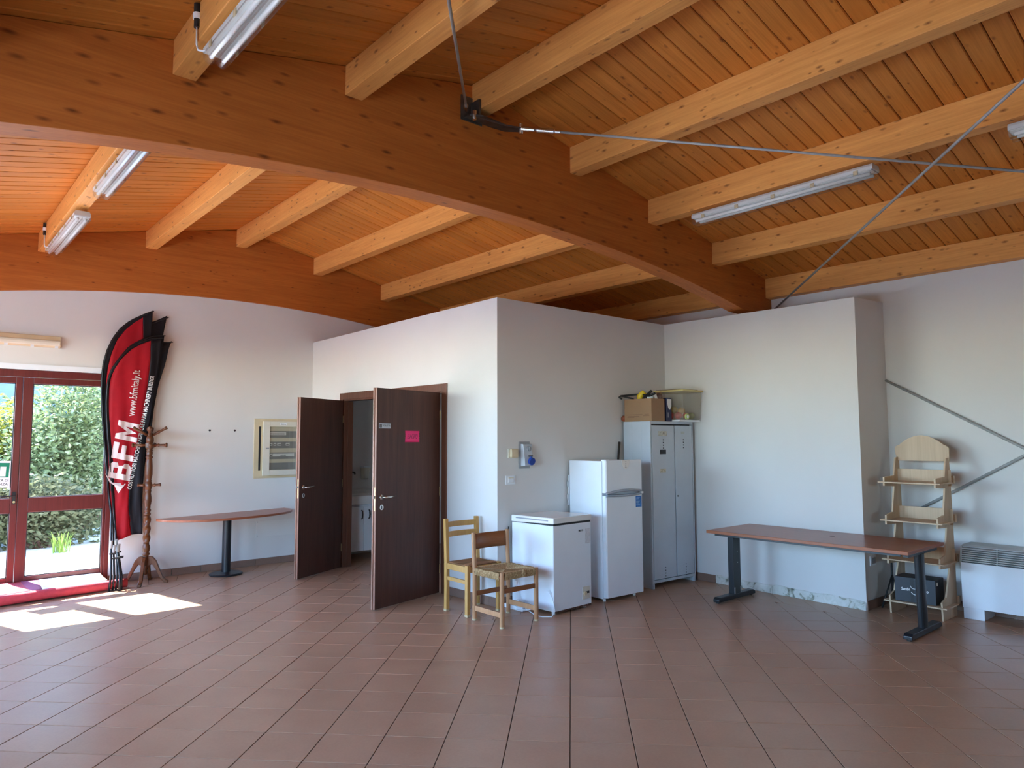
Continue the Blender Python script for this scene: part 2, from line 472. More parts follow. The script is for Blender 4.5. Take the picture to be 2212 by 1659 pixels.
mb.add([(P2[0],P2[1],0),(P3[0],P3[1],0),(P4[0],P4[1],0),(P4[0],P2[1]+.1,0),(P2[0],P2[1]+.1,0),
        (P2[0],P2[1],Z2),(P3[0],P3[1],Z3),(P4[0],P4[1],Z4),(P4[0],P2[1]+.1,Z2),(P2[0],P2[1]+.1,Z2)],
       [(0,1,6,5),(1,2,7,6),(2,3,8,7),(3,4,9,8),(4,0,5,9),(0,4,3,2,1),(5,6,7,8,9)])
struct('wall_alcove', mb, M_plaster, 'white boxed-out wall behind the long cherry desk', 'wall')
mb = MB()
mb.add([(P1[0]+.05,P1[1]+.06,Z1-.07),(P2[0],P2[1]+.06,Z2-.07),(XR,P2[1]+.06,Z2-.07),(XR,YA,ZA-.07),(PA[0]+.06,YA,ZA-.07)],[(0,1,2,3,4)])
v = [p.copy() for p in mb.v]
mb = MB().add([*v, *[p+Vector((0,0,.05)) for p in v]], [(0,1,2,3,4),(9,8,7,6,5)]+[(i,(i+1)%5,5+(i+1)%5,5+i) for i in range(5)])
struct('trim_2', mb, M_plaster, 'flat lid over the toilet partition block', 'ceiling panel')
struct('trim_1', MB().box(DX0-.02, DX1+.015, YA-.012, YA+.06, DZ+.003, DZ+.062), M_white, 'white strip above the glazed door', 'trim')

# floor: base slab, tiles laid on the diagonal, a straight border row along the walls
floor = struct('floor', MB().box(XL-.3, XR+.3, YB-.3, YA+.35, -.12, -.004), M_grout, 'brown terracotta tiled floor laid on the diagonal', 'floor')
ROOM = [(XL, YB), (XR, YB), P4, P3, P2, P1, PA, (XL, YA)]
BW = .333
INS = [(XL+BW, YB+BW), (XR-BW, YB+BW), (XR-BW, P4[1]-BW), (P3[0]-BW-.01, P3[1]-BW), (P2[0]-BW, P2[1]-BW), (P1[0]-BW, P1[1]-BW), (PA[0]-BW+.012, YA-BW), (XL+BW, YA-BW)]
BATH = [(4.405, 5.40), (6.9, 5.40), (6.9, YA-.005), (4.279, YA-.005)]
TS, TA, T0 = .3317, R(44.23), (2.7708, 2.7258)
GAP = .005
def clip(sub, q):
    res = sub
    for i in range(len(q)):
        a, b = q[i], q[(i+1) % len(q)]
        def ins(p): return (b[0]-a[0])*(p[1]-a[1]) - (b[1]-a[1])*(p[0]-a[0])
        o_ = []
        for j in range(len(res)):
            p, r = res[j], res[(j+1) % len(res)]
            ip, ir = ins(p), ins(r)
            if ip >= 0: o_.append(p)
            if (ip >= 0) != (ir >= 0):
                t = ip/(ip-ir); o_.append((p[0]+(r[0]-p[0])*t, p[1]+(r[1]-p[1])*t))
        res = o_
        if not res: return []
    return res
def area(p): return abs(sum(p[i][0]*p[(i+1)%len(p)][1]-p[(i+1)%len(p)][0]*p[i][1] for i in range(len(p))))/2
c_, s_ = math.cos(TA), math.sin(TA)
def tpt(a, b): return (T0[0]+b*c_+a*s_, T0[1]+b*s_-a*c_)
tiles = []      # (polygon, centre, full)
for i in range(-40, 41):
    for j in range(-40, 41):
        g = GAP/2
        q = [tpt(i*TS+g, j*TS+g), tpt((i+1)*TS-g, j*TS+g), tpt((i+1)*TS-g, (j+1)*TS-g), tpt(i*TS+g, (j+1)*TS-g)]
        cx = sum(p[0] for p in q)/4; cy = sum(p[1] for p in q)/4
        if not (XL-.5 < cx < XR+.5 and YB-.5 < cy < YA+.5): continue
        for reg, bath in ((INS, False), (BATH, True)):
            p = clip(reg, q)
            if p and area(p) > .0015:
                full = area(p) > TS*TS*.97
                tiles.append((q if full else p, (cx, cy), full, i, j, bath))
for k in range(len(ROOM)):
    A, B, a, b = ROOM[k], ROOM[(k+1) % len(ROOM)], INS[k], INS[(k+1) % len(INS)]
    L = math.hypot(B[0]-A[0], B[1]-A[1]); n = max(1, round(L/.3317))
    g = GAP/2/L
    for t in range(n):
        t0, t1 = t/n+g, (t+1)/n-g
        def ins_(o_, i_, f=.006): return (o_[0]+(i_[0]-o_[0])*(1-f), o_[1]+(i_[1]-o_[1])*(1-f))
        q = [lerp(A, B, t0), lerp(A, B, t1), ins_(lerp(A, B, t1), lerp(a, b, t1)), ins_(lerp(A, B, t0), lerp(a, b, t0))]
        tiles.append((q, (sum(p[0] for p in q)/4, sum(p[1] for p in q)/4), False, None, None, False))
def screen(p, z=0):
    d = Vector((p[0], p[1], z)) - CAM; q = d.dot(FW)
    return (1106+1531*d.dot(RT)/q, 829.5-1531*d.dot(UP)/q) if q > .15 else None
def shown(t):
    s = [screen(p) for p in t[0]]
    if t[5] or any(x is None for x in s): return 0
    if not any(-40 < x[0] < 2250 and x[1] < 1720 for x in s): return 0
    d = Vector((t[1][0], t[1][1]))
    if t[1][0] > 4.35 and t[1][1] > 5.2: return 0
    return area(s)
def tile_mb(poly, z=0.0, h=.004, ch=.0016):
    n = len(poly); cx = sum(p[0] for p in poly)/n; cy = sum(p[1] for p in poly)/n
    def sh(p):
        d = math.hypot(p[0]-cx, p[1]-cy); f = max(0, 1-ch*1.4/max(d, .01)); return (cx+(p[0]-cx)*f, cy+(p[1]-cy)*f)
    top = [(*sh(p), z) for p in poly]; mid = [(*p, z-ch*.6) for p in poly]; low = [(*p, z-h) for p in poly]
    ff = [list(range(n))]
    for k in range(n):
        k2 = (k+1) % n
        ff.append((k, n+k, n+k2, k2)); ff.append((n+k, 2*n+k, 2*n+k2, n+k2))
    return MB().add(top+mid+low, ff)
g = TS/2-GAP/2
full_me = mesh('tile', tile_mb([(-g,-g),(g,-g),(g,g),(-g,g)]), M_tile)
order = sorted(tiles, key=shown, reverse=True)
big = order[:295]; rest = order[295:]
stuff = MB()
for n_, t in enumerate(order):
    dz = random.uniform(-.0006, .0004)
    if n_ < 295:
        if t[2]:
            o = bpy.data.objects.new('tile', full_me); COL.objects.link(o); o.parent = floor
            o.location = (t[1][0], t[1][1], dz); o.rotation_euler = (R(random.uniform(-.06,.06)), R(random.uniform(-.06,.06)), TA+PI/2*random.randrange(4))
        else:
            L = (t[1][0], t[1][1], dz)
            mb = tile_mb([(p[0]-L[0], p[1]-L[1]) for p in t[0]])
            o = obj('tile', mb, M_tile, floor, local=True); o.location = L
    else:
        x = tile_mb(t[0], dz); stuff.add(x.v, x.f)
o = obj('tiles', stuff, M_tile, floor); o['kind'] = 'stuff'

# skirting tiles
def skirting(name, segs, label, h=.085, step=.333, th=.010):
    root = bpy.data.objects.new(name, None); COL.objects.link(root); tag(root, label, 'skirting', None, 'structure')
    root.location = (*segs[0][0], 0)
    for A, B, nrm in segs:
        L = math.hypot(B[0]-A[0], B[1]-A[1]); n = max(1, math.ceil(L/step-.05)); ux, uy = (B[0]-A[0])/L, (B[1]-A[1])/L
        for k in range(n):
            a0 = k*step+.0015; a1 = min(L, (k+1)*step-.0015)
            if a1-a0 < .02: continue
            p = (A[0]+ux*a0, A[1]+uy*a0); q = (A[0]+ux*a1, A[1]+uy*a1)
            hh = h+random.uniform(-.001, .001); t = th+random.uniform(-.001, .001)
            mb = MB(); hex_wall(mb, p, q, 0.001, 0.001, hh, hh, (nrm[0]*t, nrm[1]*t))
            obj('skirting_tile', mb, M_skirt, root, bevel=.0015)
    return root
skirting('baseboard_back', [((DX1, YA), (4.27, YA), (0,-1))], 'brown skirting tiles along the gable wall')
skirting('baseboard_toilet', [(at_y(6.06), at_y(P1[1]+.0), (-1,0)), (at_y(7.25), at_y(7.105), (-1,0)), (at_y(9.04), at_y(8.305), (-1,0))], 'brown skirting tiles beside the walnut doors')
skirting('baseboard_partition', [(P1, P2, (0,-1))], 'brown skirting tiles behind the appliances')
bb = skirting('baseboard_alcove', [(P2, lerp(P2, P3, .285), (-1,0)), (P3, P4, (0,-1))], 'brown skirting tiles and peeled plaster at the boxed-out wall')
skirting('baseboard_right', [((XR, P4[1]), (XR, -1.0), (-1,0))], 'brown skirting tiles along the eaves wall')
# peeled plaster strip where the skirting is gone
A_, B_ = lerp(P2, P3, .287), lerp(P2, P3, .998)
rows = []
N = 70
for k in range(N+1):
    t = k/N; p = lerp(A_, B_, t)
    hgt = .088 + .005*math.sin(t*17) + .004*math.sin(t*41+1) + random.uniform(-.003, .003)
    row = []
    for z_, d in ((0.001, .007), (hgt*.3, .006), (hgt*.6, .008), (hgt*.9, .007), (hgt, .0)):
        row.append((p[0]-d-random.uniform(0, .004)*(z_ < hgt), p[1], z_))
    rows.append(row)
obj('peeled_plaster', MB().grid(rows), M_peel, bb)

# ceiling: dark decking with one board per object, each from ridge to eaves
mb = MB()
for sgn in (-1, 1):
    xe = XL-1.9 if sgn < 0 else XR+.75  # left eave lengthened out of view to keep sun off the left glazing
    for y0, y1 in ((YB-.8, YA+.8),):
        mb.add([(RX,y0,zroof(RX)+.022),(xe,y0,zroof(xe)+.022),(xe,y1,zroof(xe)+.022),(RX,y1,zroof(RX)+.022),
                (RX,y0,zroof(RX)+.16),(xe,y0,zroof(xe)+.16),(xe,y1,zroof(xe)+.16),(RX,y1,zroof(RX)+.16)],
               [(0,3,2,1),(4,5,6,7),(0,1,5,4),(1,2,6,5),(2,3,7,6),(3,0,4,7)])
ceil = struct('ceiling', mb, M_back, 'pitched ceiling of varnished pine boards', 'ceiling')
PW = .1361
def plank_mesh(sgn):
    xe = (XR+.05) if sgn > 0 else (XL-.05)
    L = math.hypot(xe-RX, .213*(xe-RX)); hw = PW/2-.0024; c = .006; th = .02
    sec = [(-hw, th), (-hw, c), (-hw+c, 0), (hw-c, 0), (hw, c), (hw, th)]
    mb = MB().prism([(y, z) for y, z in sec], 0, .003, L)
    return mesh('plank', mb, M_plank)
pm = {1: plank_mesh(1), -1: plank_mesh(-1)}
k0 = 2.0 + PW/2
y = k0 - PW*56
while y < YA + .1:
    if y > YB - .1:
        for sgn in (1, -1):
            o = bpy.data.objects.new('plank', pm[sgn]); COL.objects.link(o); o.parent = ceil
            o.location = (RX, y, zroof(RX)+random.uniform(0, .0015))
            o.rotation_euler = (0, math.atan(.213), 0) if sgn > 0 else (0, math.atan(.213), PI)
    y += PW

# glulam arches
AF, AR = 4.11, 4.295
def arch_poly(z0, k, x0, x1, n=28):
    lo = [(x0+(x1-x0)*i/n, max(z0-k*((x0+(x1-x0)*i/n)-RX)**2, 2.985)) for i in range(n+1)]
    hi = [(x, zroof(x)-.002) for x in (x1, RX, x0)]
    return lo + hi
def arch(y0, y1, z0, k, label, x0=XL+.002, x1=XR-.002):
    pl = arch_poly(z0, k, x0, x1); n = len(pl)
    lo = pl[:29]; mb = MB(); vv = []; ff = []
    for yy in (y0, y1):
        vv += [(x, yy, z) for x, z in lo] + [(x, yy, zroof(x)-.002) for x, z in lo]
    N_ = 29
    for i in range(N_-1):
        ff.append((i, i+1, N_+i+1, N_+i)); ff.append((2*N_+i+1, 2*N_+i, 3*N_+i, 3*N_+i+1))
        ff.append((i, 2*N_+i, 2*N_+i+1, i+1)); ff.append((N_+i, N_+i+1, 3*N_+i+1, 3*N_+i))
    ff.append((0, N_, 3*N_, 2*N_)); ff.append((N_-1, 3*N_-1, 4*N_-1, 2*N_-1))
    mb.add(vv, ff)
    return solo('arch_beam', mb, M_arch, label, 'beam', kind='thing', loc=(RX, (y0+y1)/2, z0), bevel=.004)
arch(AF, AR, 3.352, .0262, 'big curved glulam arch spanning the middle of the ceiling')
arch(YA-.04, YA-.001, 3.363, .033, 'glulam arch against the gable wall above the flags')

# purlins
PUR = [3.185+1.055*j for j in range(-4, 5)]
names = {0: 'ridge purlin', 1: 'first purlin right of the ridge', 2: 'second purlin right of the ridge', 3: 'third purlin right of the ridge', 4: 'eaves purlin on top of the right wall',
         -1: 'first purlin left of the ridge', -2: 'second purlin left of the ridge', -3: 'third purlin left of the ridge', -4: 'eaves purlin on top of the left wall'}
for j in range(-4, 5):
    x0 = 3.185+1.055*j; x1 = x0+.125
    zb = zroof(max(x0, min(x1, RX)))-.228 if j else 4.055
    if j == 4: x1 = XR-.003
    if j == -4: x0 = XL+.003; x1 = x0+.1
    for y0, y1, where in ((-.699, AF+.001, 'in the near bay'), (AR-.001, YA-.041, 'in the far bay by the gable')):
        mid = [RX] if x0 < RX < x1 else []
        top = [(x, zroof(x)-.001) for x in ([x1]+mid+[x0])]
        mb = MB().prism([(x0, zb), (x1, zb)] + top, 1, y0, y1)
        solo('purlin', mb, M_purlin, 'pine %s, %s' % (names[j], where), 'beam', group='roof purlins', kind='thing', loc=((x0+x1)/2, (y0+y1)/2, zb), bevel=.004)

# ------------------------------------------------------------------ glazed door in the gable wall
d1 = thing('door_1', 'red-brown framed double glazed door to the garden', 'door', ((DX0+DX1)/2, YA, 0), kind='structure')
Y0, Y1 = YA+.006, YA+.066
mb = MB().box(DX0, DX0+.05, Y0-.004, Y1+.01, .02, DZ).box(DX1-.05, DX1, Y0-.004, Y1+.01, .02, DZ).box(DX0+.05, DX1-.05, Y0-.004, Y1+.01, DZ-.075, DZ).box(DX0, DX1, Y0-.004, Y1+.01, 0, .05)
obj('outer_frame', mb, M_frame, d1, bevel=.004)
for (a, b) in ((DX0+.052, 1.008), (1.012, DX1-.052)):
    mb = MB()
    mb.box(a, a+.09 if a > .9 else a+.07, Y0, Y1, .055, DZ-.08)
    xl = a+.09 if a > .9 else a+.07; xr = b-.06 if a < .9 else b-.025
    mb.box(xr, b, Y0, Y1, .055, DZ-.08)
    mb.box(xl, xr, Y0, Y1, .055, .172).box(xl, xr, Y0, Y1, .838, .99).box(xl, xr, Y0, Y1, 2.20, DZ-.08)
    lf = obj('door_leaf', mb, M_frame, d1, bevel=.004)
    for z0, z1 in ((.172, .838), (.99, 2.20)):
        obj('pane', MB().box(xl-.005, xr+.005, Y0+.028, Y0+.034, z0-.005, z1+.005), M_glass, lf)
        mb = MB()
        for q in ((xl, xl+.008, z0, z1), (xr-.008, xr, z0, z1), (xl, xr, z0, z0+.008), (xl, xr, z1-.008, z1)):
            mb.box(q[0], q[1], Y0+.012, Y0+.027, q[2], q[3])
        obj('glazing_bead', mb, M_rubber, lf)
    if a < .9:
        mb = MB().box(b-.045, b-.015, Y0-.008, Y0, .93, 1.06).tube([(b-.03, Y0-.006, 1.02), (b-.03, Y0-.05, 1.02), (b-.045, Y0-.055, 1.02), (b-.15, Y0-.055, 1.015)], .009, 8)
        obj('door_handle', mb, M_rubber, lf)
        obj('lock_cylinder', MB().tube([(b-.03, Y0, .955), (b-.03, Y0-.018, .955)], .012, 10), M_brass, lf)

# emergency exit sign taped to the left leaf
t = thing('exit_sign', 'white emergency exit sheet with green symbol on the glazed door', 'sign', (.80, Y0+.02, 1.10))
Ms = frame_M((.66, Y0+.022, 1.115), (1, 0, -.035), (.035, 0, 1))
obj('sheet', MB().box(0, .285, 0, .275, -.001, .0, Ms), M_paper, t)
obj('green_field', MB().box(.022, .262, .105, .255, .0, .0008, Ms), M_green, t)
mb = MB().box(.185, .235, .115, .215, .0009, .0014, Ms)
mb.tube([(.085,.225,.0012),(.085,.2251,.0022)], .014, 12, M=Ms)
for pth in ([(.088,.205),(.10,.175),(.10,.158)], [(.10,.160),(.125,.145),(.128,.118)], [(.098,.160),(.075,.14),(.05,.138)], [(.09,.20),(.122,.185),(.138,.195)], [(.09,.20),(.066,.182),(.05,.19)]):
    mb.tube([(x, y_, .0014) for x, y_ in pth], .0085, 6, M=Ms)
mb.add([(.14,.16,.0012),(.165,.16,.0012),(.165,.15,.0012),(.178,.166,.0012),(.165,.182,.0012),(.165,.172,.0012),(.14,.172,.0012)], [(0,1,2,3,4,5,6)], Ms)
obj('running_figure', mb, M_paper, t)
for s_, y_, w_ in (('USCITA DI', .062, .155), ('EMERGENZA', .022, .215)):
    tm = text_mb(s_, w_, .026, .004, M=None); 
    T2 = frame_M((.0, .0, 0), (1,0,0), (0,1,0))
    obj('lettering', MB().add([(p.x+.262-w_, p.y+y_, p.z+.001) for p in tm.v], tm.f, Ms), M_ink, t)

# ------------------------------------------------------------------ toilet doors
def toilet_door(nm, a, b, hinge_right, leaf_len, free, label):
    pa, pb = at_y(a), at_y(b)
    root = thing(nm, label, 'door', (*lerp(pa, pb, .5), 0), kind='structure')
    nrm = Vector((-1, -.034, 0)).normalized()
    u = (Vector((*pb, 0))-Vector((*pa, 0))).normalized()
    def slab(mb, s0, s1, z0, z1, d0, d1):
        A = Vector((*pa, 0)); c = []
        for z in (z0, z1):
            for s_, d in ((s0, d0), (s1, d0), (s1, d1), (s0, d1)): c.append(A+u*s_+nrm*d+Vector((0,0,z)))
        mb.hexa(c)
    L = (Vector((*pb,0))-Vector((*pa,0))).length
    mb = MB()
    slab(mb, -.078, .004, 0, DTOP+.078, 0, .016); slab(mb, L-.004, L+.078, 0, DTOP+.078, 0, .016); slab(mb, .004, L-.004, DTOP-.004, DTOP+.078, 0, .016)
    obj('casing', mb, M_casing, root, bevel=.004)
    mb = MB()
    slab(mb, 0, .022, 0, DTOP, -.118, 0); slab(mb, L-.022, L, 0, DTOP, -.118, 0); slab(mb, .022, L-.022, DTOP-.022, DTOP, -.118, 0)
    slab(mb, .022, .034, 0, DTOP-.022, -.118, -.05); slab(mb, L-.034, L-.022, 0, DTOP-.022, -.118, -.05)
    obj('jamb', mb, M_casing, root, bevel=.002)
    hp = Vector((*pa, 0)) + u*(.024 if hinge_right else L-.024) + nrm*.022
    d = (Vector((*free, 0)) - hp); d.z = 0; d.normalize()
    side = Vector((-d.y, d.x, 0))                       # away from the viewer
    if side.dot(Vector((0, 1, 0))) < 0: side = -side
    Mx = Matrix.Identity(4)
    for i in range(3): Mx[i][0] = d[i]; Mx[i][1] = side[i]; Mx[i][2] = (0,0,1)[i]; Mx[i][3] = hp[i]
    W_ = leaf_len; H0, H1 = .008, 2.088
    lf = obj('door_leaf', MB().box(0, W_-.004, 0, .042, H0, H1, Mx), M_door, root, bevel=.0015)
    obj('edge_strip', MB().box(W_-.004, W_, .001, .041, H0, H1, Mx).box(W_-.0, W_+.008, .026, .042, H0, H1, Mx), M_edge, lf, bevel=.001)
    obj('lock_plate', MB().box(W_, W_+.0015, .009, .026, .92, 1.14, Mx), M_brass, lf)
    obj('latch', MB().box(W_, W_+.010, .012, .024, 1.035, 1.06, Mx), M_dsteel, lf)
    for sd in (0, 1):
        y_ = -.0 if sd == 0 else .042; q = -1 if sd == 0 else 1
        xh = W_-.072
        mb = MB().tube([(xh, y_, 1.045), (xh, y_+q*.008, 1.045)], .025, 16, M=Mx)
        mb.tube([(xh, y_+q*.006, 1.045), (xh, y_+q*.048, 1.045), (xh-.012, y_+q*.056, 1.045), (xh-.07, y_+q*.056, 1.046), (xh-.135, y_+q*.05, 1.052)], [.009,.009,.009,.0085,.006], 10, M=Mx)
        obj('door_handle', mb, M_chrome, lf, smooth=True)
        mb = MB().tube([(xh, y_, .95), (xh, y_+q*.007, .95)], .025, 16, M=Mx)
        k = obj('key_plate', mb, M_chrome, lf)
        obj('keyhole', MB().box(xh-.005, xh+.005, min(y_+q*.007, y_+q*.0085), max(y_+q*.007, y_+q*.0085), .935, .965, Mx), M_ink, lf)
    for z in (.25, 1.05, 1.85):
        obj('hinge', MB().tube([(-.004, .004, z-.045), (-.004, .004, z+.045)], .008, 8, M=Mx), M_brass, lf)
    return root, Mx, W_
da, Ma, Wa = toilet_door('door_2', *DOORS[0], True, .925, (3.487, 5.944), 'walnut toilet door with pink paper sign, swung wide open')
db, Mb_, Wb = toilet_door('door_3', *DOORS[1], False, .83, (3.604, 7.841), 'walnut door nearest the fuse board, swung open')
# name plate and pink sign, both stuck on the right-hand leaf (its free end is on the viewer's left)
def leaf_M(Mx, W_, x, z):      # frame on the leaf's front: right = towards the hinge, up = z
    o = Mx @ Vector((x, -.0008, z)); r = (Mx.to_3x3() @ Vector((-1,0,0))); return frame_M(o, r, (0,0,1))
F = leaf_M(Ma, Wa, Wa-.03, 1.70)
t = thing('door_plate', 'small silver toilet plate with black symbol on walnut door', 'sign', tuple(F @ Vector((.07,0,0))))
obj('plate', MB().box(0, .158, 0, .048, 0, .0012, F), M_grey, t)
obj('symbol', MB().box(.008, .036, .008, .040, .0012, .0018, F), M_ink, t)
obj('symbol_figure', MB().box(.019, .025, .012, .030, .0018, .0022, F).tube([(.022,.034,.0018),(.022,.034,.0023)], .003, 8, M=F), M_paper, t)
tm = text_mb('TOILETTE', .108, .017, .003); obj('lettering', MB().add([(p.x+.043, p.y+.018, p.z+.0017) for p in tm.v], tm.f, F), M_ink, t)
F = leaf_M(Ma, Wa, .545, 1.555)
t = thing('paper_sign', 'pink zigzag-edged paper sign taped to the walnut toilet door', 'sign', tuple(F @ Vector((.12,0,0))))
w_, h_ = .235, .135; pts = []
def zig(p, q, n):
    o_ = []
    for k in range(n):
        a = (p[0]+(q[0]-p[0])*k/n, p[1]+(q[1]-p[1])*k/n); b = (p[0]+(q[0]-p[0])*(k+.5)/n, p[1]+(q[1]-p[1])*(k+.5)/n)
        dx, dy = q[0]-p[0], q[1]-p[1]; l = math.hypot(dx, dy)
        o_ += [a, (b[0]-dy/l*.012, b[1]+dx/l*.012)]
    return o_
pts = zig((.01,.01),(w_-.01,.01),11) + zig((w_-.01,.01),(w_-.01,h_-.01),7) + zig((w_-.01,h_-.01),(.01,h_-.01),11) + zig((.01,h_-.01),(.01,.01),7)
obj('sheet', MB().prism(pts, 2, .0, .0006, F), M_pink, t)
st = {'B': [[(0,0),(0,1),(.5,.9),(.55,.7),(.1,.52),(.6,.42),(.62,.15),(0,0)]], 'A': [[(0,0),(.35,1),(.7,.0)],[(.15,.4),(.6,.4)]],
      'G': [[(.65,.85),(.3,1),(0,.6),(.15,.1),(.5,.05),(.68,.4),(.4,.45)]], 'N': [[(0,0),(.05,.95),(.5,.1),(.6,1)]], 'O': [[(.3,0),(0,.4),(.2,.95),(.55,.9),(.65,.4),(.3,0)]]}
mb = MB()
for k, ch in enumerate('BAGNO'):
    for line in st[ch]:
        mb.tube([(.048+k*.029+x*.036+y_*.006, .045+y_*.048, .0009) for x, y_ in line], .0017, 5, M=F)
obj('handwriting', mb, M_ink, t)

# ------------------------------------------------------------------ toilet room seen through the open door
t = thing('vanity_unit', 'white basin cabinet with two doors inside the dim toilet', 'cabinet', (4.85, 8.75, 0))
x0, x1, y0, y1 = 4.34, 5.28, 8.50, 9.04
x0 = 4.46
obj('body', MB().box(x0, x1, y0+.02, y1, .13, .73), M_white, t, bevel=.003)
for a, b in ((x0+.003, 4.772), (4.776, 5.085)):
    dr = obj('door', MB().box(a, b, y0, y0+.018, .125, .705), M_white, t, bevel=.003)
    xh = b-.03 if a < 4.7 else a+.075
    obj('handle', MB().tube([(xh, y0, .655), (xh, y0-.02, .645), (xh, y0-.026, .60), (xh, y0-.02, .555), (xh, y0, .545)], .009, 8), M_rubber, dr, smooth=True)
obj('door', MB().box(5.089, x1-.003, y0, y0+.018, .125, .705), M_white, t, bevel=.003)
mb = MB(); rows = []
for yy, zz in ((y0-.012,.735),(y0-.015,.84),(y0+.0,.85),(y0+.08,.846),(y0+.12,.80),(y0+.33,.79),(y0+.40,.845),(y0+.50,.87),(y1,.90),(y1,.735)):
    rows.append([(x0-.005, yy, max(zz,.838) if zz > .74 else zz), (x0+.06, yy, max(zz,.838) if zz > .74 else zz), (x0+.12, yy, zz), (x1-.12, yy, zz), (x1-.06, yy, max(zz,.838) if zz > .74 else zz), (x1+.005, yy, max(zz,.838) if zz > .74 else zz)])
obj('basin', mb.grid(rows), M_ceramic, t, smooth=False, solid=.006)
obj('plinth_leg', MB().box(x0+.05, x0+.09, y0+.1, y0+.14, 0, .13), M_greyd, t); obj('plinth_leg', MB().box(x1-.09, x1-.05, y0+.1, y0+.14, 0, .13), M_greyd, t)
obj('plinth_leg', MB().box(x0+.05, x0+.09, y1-.08, y1-.04, 0, .13), M_greyd, t)
t = thing('wall_tap', 'small dark wall tap above the white basin', 'tap', (4.87, 9.05, 1.13))
obj('spout', MB().tube([(4.86, 9.057, 1.138), (4.86, 8.96, 1.138), (4.87, 8.94, 1.13), (4.87, 8.935, 1.11)], .012, 8), M_dsteel, t, smooth=True)
obj('flange', MB().tube([(4.86, 9.057, 1.138), (4.86, 9.045, 1.138)], .03, 12), M_dsteel, t)
t = thing('soap_dispenser', 'pale wall dispenser hanging beside the basin tap', 'dispenser', (5.06, 9.05, 1.03))
obj('body', MB().hexa([(5.035,8.96,1.035),(5.10,8.96,1.035),(5.10,9.057,1.035),(5.035,9.057,1.035),(5.02,8.94,1.20),(5.112,8.94,1.20),(5.112,9.057,1.20),(5.02,9.057,1.20)]), M_offwhite, t, bevel=.01)
obj('lid', MB().box(5.015, 5.117, 8.935, 9.057, 1.20, 1.215), M_white, t, bevel=.004)

# ------------------------------------------------------------------ fuse board, access panel, wall screws, wall lamp on the gable wall
t = thing('fuse_board', 'cream electrical distribution board with smoked window on gable wall', 'fuse board', (3.79, YA, 1.10))
obj('frame', MB().box(3.485, 4.095, YA-.012, YA-.0005, 1.10, 1.867), M_cream, t, bevel=.004)
mb = MB().box(3.60, 4.085, YA-.05, YA-.012, 1.135, 1.83)
obj('box', mb, M_offwhite, t, bevel=.004)
obj('side_slot', MB().box(3.548, 3.572, YA-.0165, YA-.0120, 1.20, 1.765), M_ink, t)
# door = frame with window
mb = MB(); dx0, dx1, dz0, dz1 = 3.585, 4.09, 1.135, 1.832; wx0, wx1, wz0, wz1 = 3.672, 4.035, 1.205, 1.765
mb.box(dx0, wx0, YA-.068, YA-.05, dz0, dz1).box(wx1, dx1, YA-.068, YA-.05, dz0, dz1).box(wx0, wx1, YA-.068, YA-.05, dz0, wz0).box(wx0, wx1, YA-.068, YA-.05, wz1, dz1)
dr = obj('door', mb, M_offwhite, t, bevel=.003)
obj('window_pane', MB().box(wx0, wx1, YA-.0605, YA-.0585, wz0, wz1), thin_glass('smoked_pane', (.93, .92, .88), 1.0), dr)
obj('latch', MB().box(3.618, 3.66, YA-.078, YA-.068, 1.475, 1.492), M_greyd, dr)
obj('nameplate', MB().box(3.80, 3.895, YA-.0690, YA-.068, 1.784, 1.814), M_paper, dr)
tm = text_mb('Bticino', .066, .015, .006); obj('lettering', MB().add([(p.x+3.815, YA-.0693-p.z, p.y+1.790) for p in tm.v], tm.f), M_ink, dr)
for k, z in enumerate((1.655, 1.518, 1.378, 1.245)):
    rl = obj('breaker_row', MB().box(wx0+.004, wx1-.004, YA-.0525, YA-.0505, z-.035, z+.052), M_greyd, t)
    run = [[(0, 13)], [(0, 2), (3, 5), (6, 9), (13, 16)], [(0, 2), (2.4, 20)], []][k]
    mb = MB(); tg = MB()
    for a, b in run:
        xa, xb = wx0+.006+a*.0165, wx0+.006+b*.0165
        mb.box(xa, xb, YA-.0565, YA-.0525, z, z+.036)
        q = xa+.006
        while q < xb-.006:
            if not (k == 2 and a > 2 and not .14 < q-wx0 < .22): tg.box(q, q+.008, YA-.0578, YA-.0565, z+.008, z+.022)
            q += .0145
    if run:
        obj('breakers', mb, M_white, rl)['kind'] = 'stuff'; obj('toggles', tg, M_ink, rl)['kind'] = 'stuff'
t = thing('access_panel', 'flush white access panel low on the gable wall', 'panel', (3.81, YA, .35))
obj('cover', MB().box(3.545, 4.08, YA-.006, YA-.0005, .352, .562), M_plaster, t, bevel=.002)
for x, z in ((3.56, .37), (3.56, .545), (4.065, .37), (4.065, .545)):
    obj('screw', MB().tube([(x, YA-.006, z), (x, YA-.008, z)], .006, 8), M_steel, t)
for k, (x, lab) in enumerate(((2.937, 'dark wall plug left of the pair on bare gable wall'), (3.242, 'dark wall plug nearer the fuse board on gable wall'))):
    tt = thing('wall_plug', lab, 'wall plug', (x, YA, 1.712), group='wall plugs')
    obj('cap', MB().tube([(x, YA-.0005, 1.712), (x, YA-.006, 1.712)], .013, 12), M_ink, tt)
t = thing('wall_lamp', 'yellowed tube lamp on the gable wall above the glazed door', 'lamp', (.57, YA, 2.60))
mb = MB().prism([(YA-.0005, 2.598), (YA-.03, 2.598), (YA-.06, 2.625), (YA-.06, 2.66), (YA-.035, 2.72), (YA-.0005, 2.725)], 0, -.18, 1.325)
obj('housing', mb, M_cream, t, bevel=.003)
obj('diffuser', MB().prism([(YA-.061, 2.612), (YA-.078, 2.622), (YA-.082, 2.645), (YA-.078, 2.665), (YA-.061, 2.675)], 0, -.17, 1.315), M_offwhite, t, bevel=.003)
